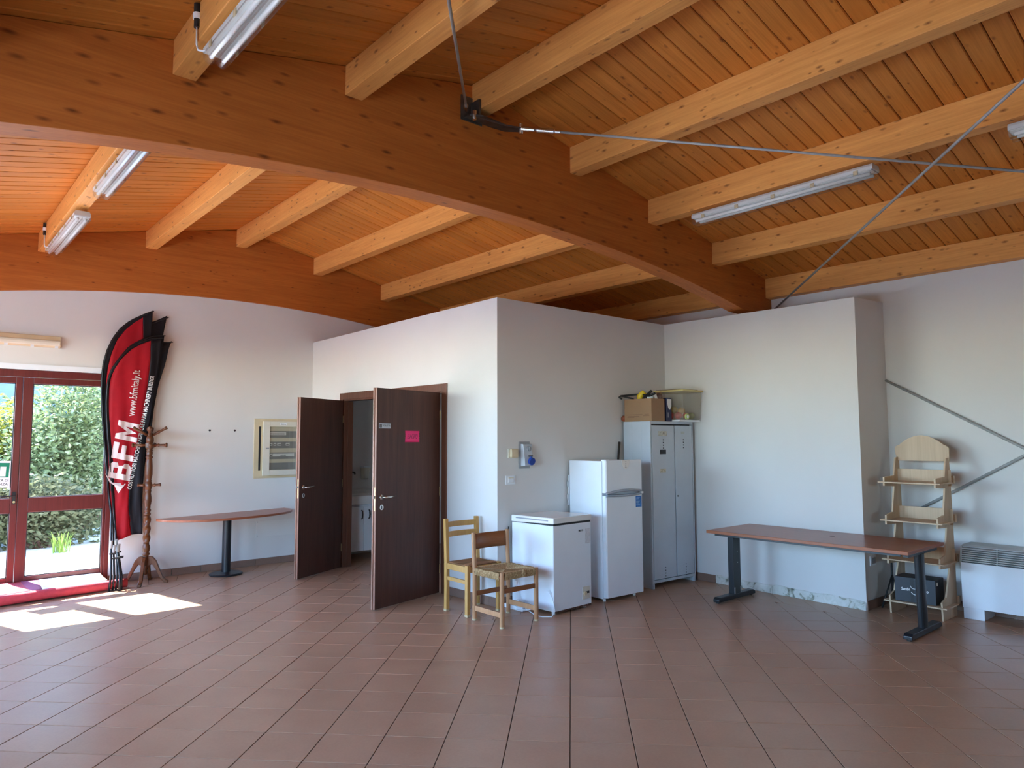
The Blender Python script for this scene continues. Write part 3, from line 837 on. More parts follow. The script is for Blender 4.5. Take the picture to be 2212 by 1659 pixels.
for x in (.82, 1.05, 1.27): obj('clip', MB().box(x, x+.03, YA-.066, YA-.05, 2.592, 2.612), M_white, t)

# ------------------------------------------------------------------ tube lamps under the purlins
def tube_lamp(x, y0, y1, z, label, near=True):
    t = thing('tube_lamp', label, 'lamp', (x, (y0+y1)/2, z), group='tube lamps on the purlins')
    mb = MB().prism([(x-.052, z), (x-.064, z-.02), (x-.064, z-.045), (x+.064, z-.045), (x+.064, z-.02), (x+.052, z)], 1, y0, y1)
    obj('housing', mb, M_lampbody, t, bevel=.002)
    n = 7
    def lobes(r=0):
        pts = []
        for c in (-.0315, .0315):
            for k in range(n+1):
                a = PI + PI*k/n
                pts.append((x+c+.0335*math.cos(a), z-.058+.040*math.sin(a)))
        return pts
    prof = [(x-.064, z-.045)] + lobes() + [(x+.064, z-.045)]
    mb = MB().prism(prof, 1, y0+.004, y1-.004)
    obj('diffuser', mb, M_diff, t)
    for c in (-.0315, .0315):
        obj('tube', MB().tube([(x+c, y0+.03, z-.066), (x+c, y1-.03, z-.066)], .013, 10), M_tube, t, smooth=True)
    obj('reflector', MB().box(x-.058, x+.058, y0+.01, y1-.01, z-.049, z-.0455), M_tube, t)
    for k in range(5):
        yy = y0+.12+(y1-y0-.24)*k/4
        for sx in (-1, 1):
            obj('clip', MB().box(x+sx*.066-.003, x+sx*.066+.003, yy-.016, yy+.016, z-.062, z-.03), M_tape, t)
    return t
zp = lambda j: (zroof(3.185+1.055*j+(.125 if j > 0 else 0))-.228)
za = zp(-2)
l1 = tube_lamp(1.155, 2.06, 3.64, za-.001, 'tube lamp overhead nearest the viewer, on the near-bay purlin')
l2 = tube_lamp(1.155, 4.72, 6.29, za-.001, 'tube lamp half hidden behind the big arch')
l3 = tube_lamp(1.155, 7.05, 8.62, za-.001, 'tube lamp nearest the gable wall, above the glazed door')
zb_ = zp(2)
l4 = tube_lamp(5.357, 2.07, 3.63, zb_-.001, 'long tube lamp on the purlin right of the big arch')
l5 = tube_lamp(5.357, -.33, 1.235, zb_-.001, 'tube lamp cut off by the right edge of the picture')
for lp, y_ in ((l1, 3.665), (l3, 8.50)):
    x = 1.066
    obj('plug_connector', MB().tube([(x, y_, 3.815), (x, y_, 3.765)], .018, 10), M_rubber, lp)
    obj('plug_connector', MB().tube([(x, y_, 3.735), (x, y_, 3.69)], .016, 10), M_rubber, lp)
    obj('ring', MB().tube([(x, y_, 3.765), (x, y_, 3.735)], .021, 12), M_white, lp)
    obj('cord', MB().tube([(x, y_, 3.69), (x, y_-.004, 3.60), (x+.004, y_-.02, 3.565), (x+.02, y_-.045, 3.556), (x+.035, y_-.06, 3.56)], .0055, 6), M_white, lp, smooth=True)

# ------------------------------------------------------------------ tie rods, gusset
def rod(label, A, B, r=.0095, extra=None, group='steel bracing rods'):
    A, B = Vector(A), Vector(B)
    t = thing('tie_rod', label, 'tie rod', tuple(A), group=group)
    obj('bar', MB().tube([A, B], r, 10), M_steel, t, smooth=True)
    d = (B-A).normalized()
    if extra:
        mb = MB()
        for a, b, rr in extra: mb.tube([A+d*a, A+d*b], rr, 12)
        obj('turnbuckle', mb, M_chrome, t, smooth=False)
    return t
GZ = 4.035
gp = thing('gusset_bracket', 'dark steel gusset bracket bolted on the arch under the ridge', 'bracket', (3.17, AF, 3.98))
obj('plate', MB().box(3.075, 3.183, AF-.010, AF-.0005, 3.975, 4.165).box(3.183, 3.275, AF-.010, AF-.0005, 3.975, 4.05), M_dsteel, gp, bevel=.002)
mb = MB().add([(3.10,AF-.01,4.0),(3.10,AF-.085,3.985),(3.17,AF-.15,3.975),(3.30,AF-.13,3.985),(3.40,AF-.14,3.975),(3.50,AF-.22,3.955),(3.535,AF-.17,3.955),(3.46,AF-.06,3.975),(3.36,AF-.01,3.995)], [tuple(range(9))])
obj('flange', mb, M_dsteel, gp, solid=.012)
obj('rib', MB().box(3.165, 3.185, AF-.11, AF-.01, 3.99, 4.12), M_dsteel, gp)
obj('bolt', MB().tube([(3.51, AF-.19, 3.92), (3.51, AF-.19, 4.0)], .016, 6).tube([(3.13, AF-.10, 3.95),(3.13, AF-.10, 4.02)], .016, 6), M_chrome, gp)
rod('steel tie rod rising from the gusset to the top edge', (3.08, 4.04, 4.02), (-.94, -.69, 3.10), extra=[(0, .10, .017)])
rod('steel tie rod from the gusset across to the right edge', (3.51, 3.90, 3.955), (7.52, -.69, 3.03), extra=[(-.01, .05, .020), (.05, .09, .016), (.11, .24, .019), (.25, .29, .016)])
rod('steel tie rod climbing from the arch foot at the right wall', (7.47, 4.04, 3.055), (3.27, -.69, 3.965), r=.0105)
rod('steel wall brace sloping down to the right edge', (XR-.012, 2.97, 2.212), (XR-.012, -.78, -.02+.0), r=.0125, group='wall braces') if False else None
def wall_rod(label, y0, z0, y1, z1):
    t = thing('wall_brace', label, 'brace', (XR-.02, y0, min(z0, z1)), group='wall braces')
    obj('bar', MB().tube([(XR-.022, y0, z0), (XR-.022, y1, z1)], .0125, 10), M_steel, t, smooth=True)
wall_rod('grey steel wall brace sloping down from the boxed-out wall', P4[1]-.002, 2.172, -.75, 0.0)
wall_rod('grey steel wall brace rising behind the plywood stand', P4[1]-.002, .752, -.75, 2.955)

# ------------------------------------------------------------------ feather flags leaning by the door
FLAGS = {"1":[8.93,[[2.327,2.797],[2.196,2.781],[2.082,2.727],[1.964,2.647],[1.869,2.513],[1.803,2.395],[1.77,2.281],[1.761,2.158],[1.76,2.027],[1.769,1.857],[1.792,1.6],[1.826,1.302],[1.869,0.866],[1.915,0.481]],[[2.202,2.748],[2.102,2.701],[2.008,2.634],[1.907,2.52],[1.837,2.39],[1.804,2.273],[1.795,2.153],[1.798,2.013],[1.805,1.858],[1.833,1.6],[1.871,1.301],[1.901,0.864],[1.929,0.476]],[[2.202,2.748],[2.205,2.528],[2.193,2.333],[2.175,2.089],[2.161,1.8],[2.081,1.444],[2.036,1.083],[2.032,0.855],[2.076,0.532]],[[2.327,2.797],[2.313,2.599],[2.287,2.342],[2.255,2.092],[2.22,1.801],[2.179,1.445],[2.167,1.077],[2.17,0.847],[2.186,0.533]]],"4":[8.95,[[2.351,2.829],[2.22,2.813],[2.104,2.758],[1.986,2.676],[1.889,2.54],[1.822,2.42],[1.788,2.304],[1.777,2.179],[1.776,2.046],[1.783,1.873],[1.804,1.613],[1.836,1.31],[1.876,0.868],[1.919,0.478]],[[2.226,2.779],[2.125,2.731],[2.029,2.663],[1.928,2.548],[1.856,2.414],[1.822,2.296],[1.812,2.174],[1.813,2.032],[1.82,1.874],[1.846,1.612],[1.881,1.309],[1.908,0.866],[1.933,0.473]],[[2.226,2.779],[2.227,2.556],[2.213,2.357],[2.193,2.109],[2.176,1.816],[2.093,1.455],[2.045,1.088],[2.039,0.858],[2.081,0.53]],[[2.351,2.829],[2.336,2.628],[2.307,2.366],[2.273,2.112],[2.236,1.817],[2.191,1.456],[2.177,1.083],[2.178,0.849],[2.191,0.531]]],"5":[8.965,[[2.44,2.762],[2.307,2.745],[2.188,2.692],[2.065,2.613],[1.962,2.48],[1.891,2.363],[1.852,2.251],[1.837,2.128],[1.831,1.999],[1.832,1.831],[1.845,1.577],[1.866,1.284],[1.891,0.855],[1.921,0.477]],[[2.311,2.713],[2.207,2.666],[2.108,2.6],[2.001,2.487],[1.925,2.358],[1.886,2.242],[1.871,2.123],[1.868,1.985],[1.87,1.831],[1.886,1.577],[1.911,1.282],[1.923,0.853],[1.935,0.473]],[[2.311,2.713],[2.304,2.494],[2.283,2.3],[2.254,2.059],[2.227,1.774],[2.13,1.423],[2.069,1.068],[2.055,0.844],[2.085,0.528]],[[2.443,2.769],[2.416,2.704],[2.377,2.494],[2.313,2.243],[2.269,1.948],[2.243,1.658],[2.201,1.333],[2.183,1.075],[2.183,0.843],[2.196,0.539]]],"2":[8.985,[[2.225,3.113],[2.12,3.056],[1.989,2.973],[1.891,2.876],[1.81,2.745],[1.757,2.596],[1.729,2.452],[1.717,2.31],[1.72,2.121],[1.737,1.889],[1.764,1.61],[1.801,1.291],[1.835,0.982],[1.865,0.775]],[[2.122,3.018],[2.034,2.949],[1.941,2.853],[1.864,2.729],[1.81,2.566],[1.783,2.406],[1.773,2.223],[1.779,2.014],[1.797,1.755],[1.831,1.342],[1.856,1.032],[1.874,0.775]],[[2.122,3.018],[2.135,2.775],[2.136,2.51],[2.112,2.078],[2.056,1.599],[1.964,1.13],[1.93,0.771]],[[2.225,3.113],[2.226,2.8],[2.207,2.46],[2.172,2.027],[2.111,1.546],[2.027,1.076],[1.977,0.757]]],"3":[9.01,[[2.395,3.061],[2.285,3.004],[2.146,2.922],[2.039,2.825],[1.949,2.696],[1.886,2.549],[1.849,2.407],[1.828,2.267],[1.819,2.081],[1.823,1.853],[1.833,1.58],[1.851,1.267],[1.867,0.966],[1.886,0.765]],[[2.173,2.955],[2.083,2.887],[1.988,2.794],[1.909,2.672],[1.851,2.513],[1.821,2.357],[1.808,2.177],[1.81,1.974],[1.824,1.721],[1.851,1.317],[1.87,1.016],[1.884,0.765]],[[2.174,2.943],[2.183,2.706],[2.179,2.448],[2.147,2.028],[2.082,1.563],[1.981,1.108],[1.94,0.76]],[[2.39,3.074],[2.352,2.825],[2.327,2.525],[2.292,2.195],[2.229,1.706],[2.131,1.122],[2.067,0.759]]]}
def resample(pl, n):
    d = [0]
    for a, b in zip(pl, pl[1:]): d.append(d[-1]+math.hypot(b[0]-a[0], b[1]-a[1]))
    out_ = []; k = 0
    for i in range(n):
        s_ = d[-1]*i/(n-1)
        while k < len(d)-2 and d[k+1] < s_: k += 1
        t = (s_-d[k])/max(1e-9, d[k+1]-d[k]); out_.append(lerp(pl[k], pl[k+1], t))
    return out_
def ripple(x, z, ph): 
    a = .010*max(0, min(1, (3.0-z)/1.6))+.002
    return a*math.sin(x*38+z*3.0+ph) + a*.5*math.sin(x*71-z*5+ph*2)
FL = {'1': ('front red and black feather flag with white lettering', (1.880, 8.515)),
      '4': ('feather flag hidden just behind the front red flag', (1.865, 8.591)),
      '5': ('short black-edged feather flag nearest the coat stand', (1.916, 8.577)),
      '2': ('tall red feather flag rising behind the front one on the left', (1.794, 8.562)),
      '3': ('tall black feather flag tip rising behind on the right', (1.834, 8.588))}
for key, (label, ft) in FL.items():
    Y, L, L2, B, Rr = FLAGS[key]; ph = float(key)*1.7
    t = thing('feather_flag', label, 'flag', (ft[0], ft[1], 0), group='feather flags by the door')
    N = 44
    l, l2, b, r = (resample(q, N) for q in (L, L2, B, Rr))
    def sheet(p, q, c):
        rows = []
        for i in range(N):
            row = []
            for k in range(c+1):
                x, z = lerp(p[i], q[i], k/c); row.append((x, Y+ripple(x, z, ph), z))
            rows.append(row)
        return MB().grid(rows)
    obj('sleeve', sheet(l, l2, 3), M_blackcloth, t, smooth=True, solid=.0015)
    obj('red_panel', sheet(l2, b, 9), M_red, t, smooth=True, solid=.0015)
    obj('black_panel', sheet(b, r, 6), M_blackcloth, t, smooth=True, solid=.0015)
    bot = L[-1]
    path = [(ft[0], ft[1], .0), (ft[0]+(bot[0]-ft[0])*.25, ft[1]+(Y-ft[1])*.04, .15), (bot[0]+.012, Y, bot[1])]
    for x, z in reversed(L[:-1]): path.append((x+.012, Y+ripple(x+.012, z, ph)*.6, z-.006))
    obj('pole', MB().tube(path, [.011]*3+[.007]*(len(path)-3), 8), M_black, t, smooth=True)
    zc = .37-.05*(float(key) % 2)
    f_ = min(1, (zc-.15)/(bot[1]-.15)); f_ = .25+.75*f_
    px, py = ft[0]+(bot[0]-ft[0])*f_, ft[1]+(Y-ft[1])*(.04+.96*(f_-.25)/.75)
    obj('clamp', MB().tube([(px-.012, py, zc), (px+.05, py-.015, zc)], .010, 8), M_rubber, t)
    obj('ferrule', MB().tube([(px, py, zc+.06), (px+.004, py, zc+.14)], .014, 8), M_steel, t)
    if key in ('1', '5'):
        def put(tm, o, right, dz):
            Mx = frame_M((o[0], 0, o[1]), (right[0], 0, right[1]), (-right[1], 0, right[0]))
            vv = []
            for p in tm.v:
                q = Mx @ Vector((p.x, p.y, 0)); vv.append((q.x, Y+ripple(q.x, q.z, ph)-.004-dz-p.z, q.z))
            return MB().add(vv, tm.f)
        if key == '1':
            d_ = Vector((2.135-2.095, 2.36-1.868)).normalized()
            obj('web_lettering', put(text_mb('www.bfmitaly.it', .53, .105, .012), (2.085, 1.862), (d_.x, d_.y), .005), M_print, t)
            d_ = Vector((.085, .62)).normalized()
            tm = MB(); LH, LW = .222, .180
            polys = [[[(0,0),(.34,0),(.34,1),(0,1)],[(.34,0),(.80,0),(1,.14),(1,.20),(.34,.20)],[(.34,.80),(.80,.80),(.80,1),(.34,1)],[(.34,.42),(.86,.42),(.80,.60),(.34,.60)],[(.70,.20),(1,.20),(1,.36),(.86,.42),(.70,.42)],[(.66,.60),(.80,.60),(.98,.66),(.98,.88),(.80,1),(.80,.80),(.66,.80)]],
                     [[(0,0),(.36,0),(.36,1),(0,1)],[(.36,.76),(1,.76),(1,1),(.36,1)],[(.36,.40),(.88,.40),(.88,.62),(.36,.62)]],
                     [[(0,0),(.30,0),(.30,1),(0,1)],[(.30,1),(.30,.62),(.56,.08),(.56,.52)],[(.56,.52),(.56,.08),(.84,.62),(.84,1)],[(.84,0),(1.14,0),(1.14,1),(.84,1)]]]
            for k, pl_ in enumerate(polys):
                for pg in pl_: tm.add([((x+.12*y_)*LW+k*(LW+.038), y_*LH, 0) for x, y_ in pg], [tuple(range(len(pg)))])
            bm_ = bmesh.new(); me_ = mesh('logo', tm, None); bm_.from_mesh(me_); bmesh.ops.triangulate(bm_, faces=bm_.faces)
            for _ in range(5):
                lg_ = [e for e in bm_.edges if e.calc_length() > .022]
                if not lg_: break
                bmesh.ops.subdivide_edges(bm_, edges=lg_, cuts=1); bmesh.ops.triangulate(bm_, faces=[f for f in bm_.faces if len(f.verts) > 3])
            tm = MB(); tm.v = [v.co.copy() for v in bm_.verts]; bm_.verts.index_update(); tm.f = [[v.index for v in f.verts] for f in bm_.faces]; bm_.free(); bpy.data.meshes.remove(me_)
            obj('logo_lettering', put(tm, (2.028, 1.135), (d_.x, d_.y), .003), M_print, t)
            fl = MB().add([(-.012,.02,0),(-.012,.185,0),(.085,.250,0),(-.01,.185,0),(-.04,.13,0),(-.125,.075,0),(-.06,.05,0)], [tuple(range(7))])
            obj('logo_flame', put(fl, (2.018, 1.115), (d_.x, d_.y), .003), M_print, t)
        o_ = (2.058, 1.04) if key == '1' else (2.092, 1.03)
        d_ = Vector((.198, 1.311)).normalized() if key == '1' else Vector((.200, 1.29)).normalized()
        obj('edge_lettering', put(text_mb('COSTRUTTORI MACCHINE AGRICOLE FARM MACHINERY BUILDER', 1.31, .046, .008), o_, (d_.x, d_.y), .004), M_printw, t)

# ------------------------------------------------------------------ turned coat stand
CX, CY = 2.195, 8.78
t = thing('coat_stand', 'turned dark wood coat stand with twisted stem beside the flags', 'coat stand', (CX, CY, 0))
prof = [(.012,.095),(.020,.10),(.024,.125),(.020,.15),(.026,.165),(.030,.18),(.030,.30),(.028,.305),(.040,.315),(.040,.33),(.030,.34),(.036,.355),(.041,.385),(.036,.415),(.030,.43),(.030,.45)]
obj('hub', MB().lathe(prof, (CX, CY, 0), 20), M_turned, t, smooth=True)
tw = [(.0345 if 0 < i < 44 else .030, .45+.30*i/44) for i in range(45)]
obj('twisted_stem', MB().lathe(tw, (CX, CY, 0), 28, twist=lambda a, z: 1+.17*math.cos(2*a - z*62)), M_turned, t, smooth=True)
up = [(.030,.75),(.036,.76),(.036,.775),(.027,.785),(.036,.80),(.036,.815),(.029,.825),(.031,.86),(.040,.91),(.038,.95),(.029,1.0),(.033,1.02),(.033,1.03),(.028,1.04),(.036,1.05),(.036,1.12),(.030,1.125),(.034,1.14),(.029,1.15),(.034,1.17),(.040,1.21),(.038,1.30),(.033,1.37),(.030,1.385),(.038,1.395),(.038,1.41),(.029,1.42),(.036,1.45),(.029,1.47),(.038,1.48),(.029,1.49),(.038,1.50),(.038,1.51)]
obj('stem', MB().lathe(up, (CX, CY, 0), 20), M_turned, t, smooth=True)
obj('peg_block', MB().lathe([(.045,1.505),(.046,1.51),(.046,1.56),(.045,1.565)], (CX, CY, 0), 4, M=None), M_turned, t, bevel=.003)
obj('finial', MB().lathe([(.036,1.56),(.042,1.59),(.040,1.62),(.030,1.64),(.026,1.65),(.030,1.665),(.022,1.675),(.024,1.69),(.036,1.705),(.037,1.725),(.032,1.74),(.0,1.742)], (CX, CY, 0), 20), M_turned, t, smooth=True)
for ang, z0, out_, rise, big_ in ((R(-25), 1.632, .155, .085, 0), (R(165), 1.632, .155, .085, 0), (R(75), 1.632, .15, .085, 0), (R(-105), 1.632, .15, .085, 0),
                            (R(-30), 1.538, .165, .0, 1), (R(150), 1.538, .165, .0, 1), (R(60), 1.538, .16, 0, 1), (R(-100), 1.538, .12, 0, 1), (R(-25), 1.085, .115, .005, 0), (R(155), 1.085, .10, .005, 0)):
    c_, s2 = math.cos(ang), math.sin(ang)
    out_ *= 1.12; rise *= 1.25
    pth = [(CX+c_*f_*out_, CY+s2*f_*out_, z0+rise*f_) for f_ in (.15, .45, .5, .6, .8, .9, .93, 1.0)]
    rr = [.012,.015,.019,.012,.015,.016,.028 if big_ else .019,.024 if big_ else .016]
    obj('peg', MB().tube(pth, rr, 10), M_turned, t, smooth=True)
for k in range(4):
    a = R(-118 + 90*k); c_, s2 = math.cos(a), math.sin(a)
    prof = [(.025,.30),(.07,.295),(.11,.25),(.15,.15),(.19,.06),(.225,.03),(.242,.03),(.242,.0),(.20,.0),(.158,.05),(.11,.15),(.07,.21),(.025,.19)]
    Mx = Matrix.Translation((CX, CY, 0)) @ Matrix.Rotation(a, 4, 'Z')
    obj('leg', MB().prism([(x, z) for x, z in prof], 1, -.019, .019, Mx), M_turned, t, bevel=.006)

# ------------------------------------------------------------------ half round table on the gable wall
t = thing('half_round_table', 'half round cherry table on a black pedestal against the wall', 'table', (3.05, 8.70, 0))
TZ = .708
A_, B_ = Vector((2.275, 8.735)), Vector((3.905, 9.045)); L_ = (B_-A_).length; u_ = (B_-A_)/L_; n_v = Vector((u_.y, -u_.x))
pts = []
for k in range(49):
    a = PI*k/48; cc, ss = math.cos(a), math.sin(a)
    ex = 2/2.35
    q = A_ + u_*(L_/2 - L_/2*math.copysign(abs(cc)**ex, cc)) + n_v*(.60*abs(ss)**ex*(1.06-.12*k/48))
    pts.append((q.x, q.y))
obj('tabletop', MB().prism(pts, 2, TZ-.026, TZ), M_cherryx, t, bevel=.004)
obj('pedestal', MB().tube([(3.06, 8.715, .02), (3.06, 8.715, TZ-.026)], .050, 20), M_black, t, smooth=False, bevel=.002)
obj('base', MB().lathe([(.185,.0),(.19,.012),(.178,.022),(.06,.034),(.05,.034)], (3.06, 8.715, 0), 32), M_black, t)
obj('support_plate', MB().box(2.90, 3.22, 8.62, 8.80, TZ-.034, TZ-.026), M_black, t)

# ------------------------------------------------------------------ rolled red carpet on the threshold
t = thing('carpet_roll', 'half unrolled red carpet lying in front of the glazed door', 'carpet', (1.1, 8.55, 0))
x0, x1 = -.35, 1.985; yc = lambda x: 8.475+(x-.85)*.165
# spiral roll
N = 46; rows = []
secs = []
for k in range(N):
    a = -PI*.5 + k*2*PI*2.4/N; r = .034+.016*k/N*2.4/2.4
    secs.append((r*math.cos(-a), .056+r*math.sin(-a)))
for i in range(13):
    x = x0+(x1-x0)*i/12
    rows.append([(x+.1*0, yc(x)+q[0], q[1]+.004*math.sin(i)) for q in secs])
obj('roll', MB().grid(rows), M_carpet, t, smooth=True, solid=.006)
# flat apron from the roll up to the door frame, its pale underside turned up towards the right
def apron(xa, xb, name, mat, n=10):
    rows = []
    for i in range(n+1):
        x = xa(0)*(1-i/n)+xb(0)*(i/n)
        row = []
        for k in range(11):
            f_ = k/10
            xx = xa(f_)*(1-i/n)+xb(f_)*(i/n)
            y_ = yc(xx)+.03 + (9.045-yc(xx)-.03)*f_
            z = .10 + .02*math.sin(f_*PI)*(1-f_) + .028*f_ - .018*math.sin(f_*PI*1.0)
            row.append((xx, y_, z))
        rows.append(row)
    obj(name, MB().grid(rows), mat, t, smooth=True, solid=.006)
apron(lambda f: x0, lambda f: 1.10-.03*f, 'red_face', M_carpet)
apron(lambda f: 1.10-.03*f, lambda f: 1.20+.03*f, 'fold_shade', flat('purple_fold_shade', (.30,.05,.10), .85), 3)  # flat purple strip paints the fold's shade into the carpet colour
apron(lambda f: 1.20+.03*f, lambda f: 1.80, 'pale_underside', M_carpetb)

# ------------------------------------------------------------------ two wooden chairs
def rails(mb, A, B, z0, z1, th):
    A, B = Vector((*A, 0)), Vector((*B, 0)); d = (B-A).normalized(); n = Vector((-d.y, d.x, 0))*th/2
    mb.hexa([A-n+Vector((0,0,z0)), B-n+Vector((0,0,z0)), B+n+Vector((0,0,z0)), A+n+Vector((0,0,z0)), A-n+Vector((0,0,z1)), B-n+Vector((0,0,z1)), B+n+Vector((0,0,z1)), A+n+Vector((0,0,z1))])
    return mb
def rush(t, cx, cy, wx, wy, z, thick, mat, name='seat', n=17):
    mb = MB()
    for k in range(n):
        f_ = 1-k/n; a, b = wx*f_, wy*f_
        zz = z - .004*(1-f_)
        pth = [(cx-a, cy-b, zz), (cx+a, cy-b, zz), (cx+a, cy+b, zz), (cx-a, cy+b, zz)]
        mb.tube(pth, wx/n*.60, 6, closed=True)
    mb.box(cx-wx*.97, cx+wx*.97, cy-wy*.97, cy+wy*.97, z-thick, z-.002)
    return obj(name, mb, mat, t)
# chair nearer the wall: square honey legs, two slats, panel seat in a frame
t = thing('ladderback_chair', 'honey wooden chair with two back slats behind the rush chair', 'chair', (4.15, 5.32, 0))
ax0, ax1, ay0, ay1 = 3.955, 4.355, 5.165, 5.525
for x in (ax0, ax1):
    sx = 1 if x == ax0 else -1
    mb = MB(); w_ = .036
    mb.hexa([(x,ay1-w_*1.1,0),(x+sx*w_,ay1-w_*1.1,0),(x+sx*w_,ay1,0),(x,ay1,0),(x,ay1-w_*1.1,.44),(x+sx*w_,ay1-w_*1.1,.44),(x+sx*w_,ay1,.44),(x,ay1,.44)])
    mb.hexa([(x,ay1-w_*1.1,.44),(x+sx*w_,ay1-w_*1.1,.44),(x+sx*w_,ay1,.44),(x,ay1,.44),(x,ay1-w_*.5,.845),(x+sx*w_,ay1-w_*.5,.845),(x+sx*w_,ay1+.018,.845),(x,ay1+.018,.845)])
    lg = obj('leg', mb, M_honey, t, bevel=.003); obj('foot_pad', MB().box(min(x,x+sx*w_)-.001, max(x,x+sx*w_)+.001, ay1-w_*1.1-.001, ay1+.001, 0, .018), M_tape, lg)
    lg = obj('leg', MB().box(min(x,x+sx*w_), max(x,x+sx*w_), ay0, ay0+.040, 0, .452), M_honey, t, bevel=.003)
    obj('foot_pad', MB().box(min(x,x+sx*w_)-.001, max(x,x+sx*w_)+.001, ay0-.001, ay0+.041, 0, .018), M_tape, lg)
    obj('stretcher', rails(MB(), (x+sx*.018, ay0+.03), (x+sx*.018, ay1-.02), .285, .318, .018), M_honey, t, bevel=.002)
    obj('seat_rail', rails(MB(), (x+sx*.018, ay0+.03), (x+sx*.018, ay1-.02), .385, .44, .022), M_honey, t, bevel=.002)
for z0, z1 in ((.765, .815), (.675, .725)):
    rows = []
    for k in range(9):
        f_ = k/8; x = ax0+.03+(ax1-ax0-.06)*f_; d = .022*math.sin(f_*PI)+.008*(z0 > .7)
        rows.append([(x, ay1-.012+d, z0), (x, ay1-.012+d, z1)])
    obj('back_slat', MB().grid(rows), M_honey, t, solid=.014)
for y_ in (ay0+.02, ay1-.02): obj('seat_rail', rails(MB(), (ax0+.03, y_), (ax1-.03, y_), .385, .44, .022), M_honey, t, bevel=.002)
rush(t, (ax0+ax1)/2, (ay0+ay1)/2-.002, .172, .150, .446, .02, wood('flat_rush_seat', (.34,.17,.075), (.26,.115,.045), 0, rough=.6))
# front chair: round beech posts, broad back board, plump rush seat
t = thing('rush_chair', 'beech chair with broad dark back board and woven rush seat', 'chair', (4.14, 4.86, 0))
bx0, bx1, by0, by1 = 3.952, 4.345, 4.678, 5.055
for x in (bx0, bx1):
    lg = obj('leg', MB().tube([(x, by1, 0), (x, by1, .44), (x, by1+.02, .76)], .0195, 14), M_beech, t, smooth=False, bevel=.002)
    obj('foot_pad', MB().tube([(x, by1, 0), (x, by1, .014)], .0205, 14), M_tape, lg)
    lg = obj('leg', MB().tube([(x, by0, 0), (x, by0, .462)], .0205, 14), M_beech, t, bevel=.002)
    obj('foot_pad', MB().tube([(x, by0, 0), (x, by0, .014)], .0215, 14), M_tape, lg)
    obj('stretcher', rails(MB(), (x, by0), (x, by1), .085, .128, .018), M_beech, t, bevel=.002)
    obj('seat_rail', MB().tube([(x, by0, .42), (x, by1, .42)], .016, 10), M_beech, t)
obj('stretcher', rails(MB(), (bx0, by0), (bx1, by0), .285, .325, .016), M_rail, t, bevel=.002)
obj('stretcher', rails(MB(), (bx0, by1), (bx1, by1), .21, .25, .016), M_rail, t, bevel=.002)
rows = []
for k in range(11):
    f_ = k/10; x = bx0+(bx1-bx0)*f_; d = .030*math.sin(f_*PI)
    rows.append([(x, by1+.010+d, .612), (x, by1+.014+d, .68), (x, by1+.018+d, .748)])
obj('back_board', MB().grid(rows), M_rail, t, solid=.012, smooth=True)
# rush seat: cords laid in four triangles, wrapped round the rails
mb = MB(); cx, cy = (bx0+bx1)/2, (by0+by1)/2; n = 17; wx, wy = .197, .190
for k in range(n):
    f_ = 1-k/n; a, b = wx*f_, wy*f_; zz = .450-.010*(1-f_)
    mb.tube([(cx-a, cy-b, zz), (cx+a, cy-b, zz), (cx+a, cy+b, zz), (cx-a, cy+b, zz)], .0075, 5, closed=True)
mb.box(cx-.18, cx+.18, cy-.17, cy+.17, .405, .444)
seat = obj('seat', mb, M_rush, t)
mb = MB()
for k in range(30):
    f_ = (k+.5)/30
    for (A, B, nx, ny) in (((bx0+.02,by0),(bx1-.02,by0),0,-1), ((bx0+.02,by1),(bx1-.02,by1),0,1), ((bx0,by0+.02),(bx0,by1-.02),-1,0), ((bx1,by0+.02),(bx1,by1-.02),1,0)):
        x, y_ = lerp(A, B, f_); j = random.uniform(-.002, .002)
        mb.tube([(x-nx*.02, y_-ny*.02, .452), (x+nx*.014, y_+ny*.014, .452+j), (x+nx*.022+j, y_+ny*.022+j, .43), (x+nx*.014+j, y_+ny*.014, .402), (x-nx*.02, y_-ny*.02, .40)], .0064, 5)
obj('rush_wrapping', mb, M_rush, seat)
obj('rush_knot', MB().tube([(cx+.02, by0-.030, .405), (cx+.012, by0-.034, .44), (cx+.03, by0-.02, .462)], .008, 6).tube([(cx+.034, by0-.03, .405), (cx+.03, by0-.034, .44), (cx+.036, by0-.02, .462)], .008, 6), M_rush, seat)

# ------------------------------------------------------------------ chest freezer, fridge, locker
def rotM(x, y, a): return Matrix.Translation((x, y, 0)) @ Matrix.Rotation(a, 4, 'Z')
t = thing('chest_freezer', 'small white chest freezer with slightly raised lid beside the fridge', 'freezer', (4.573, 4.686, 0))
Mx = rotM(4.573, 4.690, math.atan2(.025, .53)); W_, D_ = .53, .545
obj('body', MB().box(0, W_, 0, D_, .03, .80, Mx), M_white, t, bevel=.008)
mb = MB()
mb.hexa([(-.004,-.008,.818),(W_+.004,-.008,.818),(W_+.004,D_+.004,.802),(-.004,D_+.004,.802),(-.004,-.008,.872),(W_+.004,-.008,.872),(W_+.004,D_+.004,.866),(-.004,D_+.004,.866)], Mx)
ld = obj('lid', mb, M_ceramic, t, bevel=.006)
obj('lid_groove', MB().box(-.0055, -.004, .06, D_-.06, .838, .850, Mx), M_greyd, ld)
obj('lid_gasket', MB().box(.006, W_-.006, .004, D_-.006, .799, .820, Mx), M_rubber, t)
sk = obj('socket_panel', MB().box(.395, .495, -.006, 0, .085, .20, Mx), M_offwhite, t, bevel=.002)
obj('dial', MB().tube([(.425, -.006, .14), (.425, -.018, .14)], .019, 16, M=Mx), M_cream, sk)
for k in range(3): obj('lamp', MB().box(.449+k*.014, .459+k*.014, -.0085, -.006, .135, .155, Mx), M_ink, sk)
FM = Mx @ frame_M((.350, -.0008, .72), (1,0,0), (0,0,1))
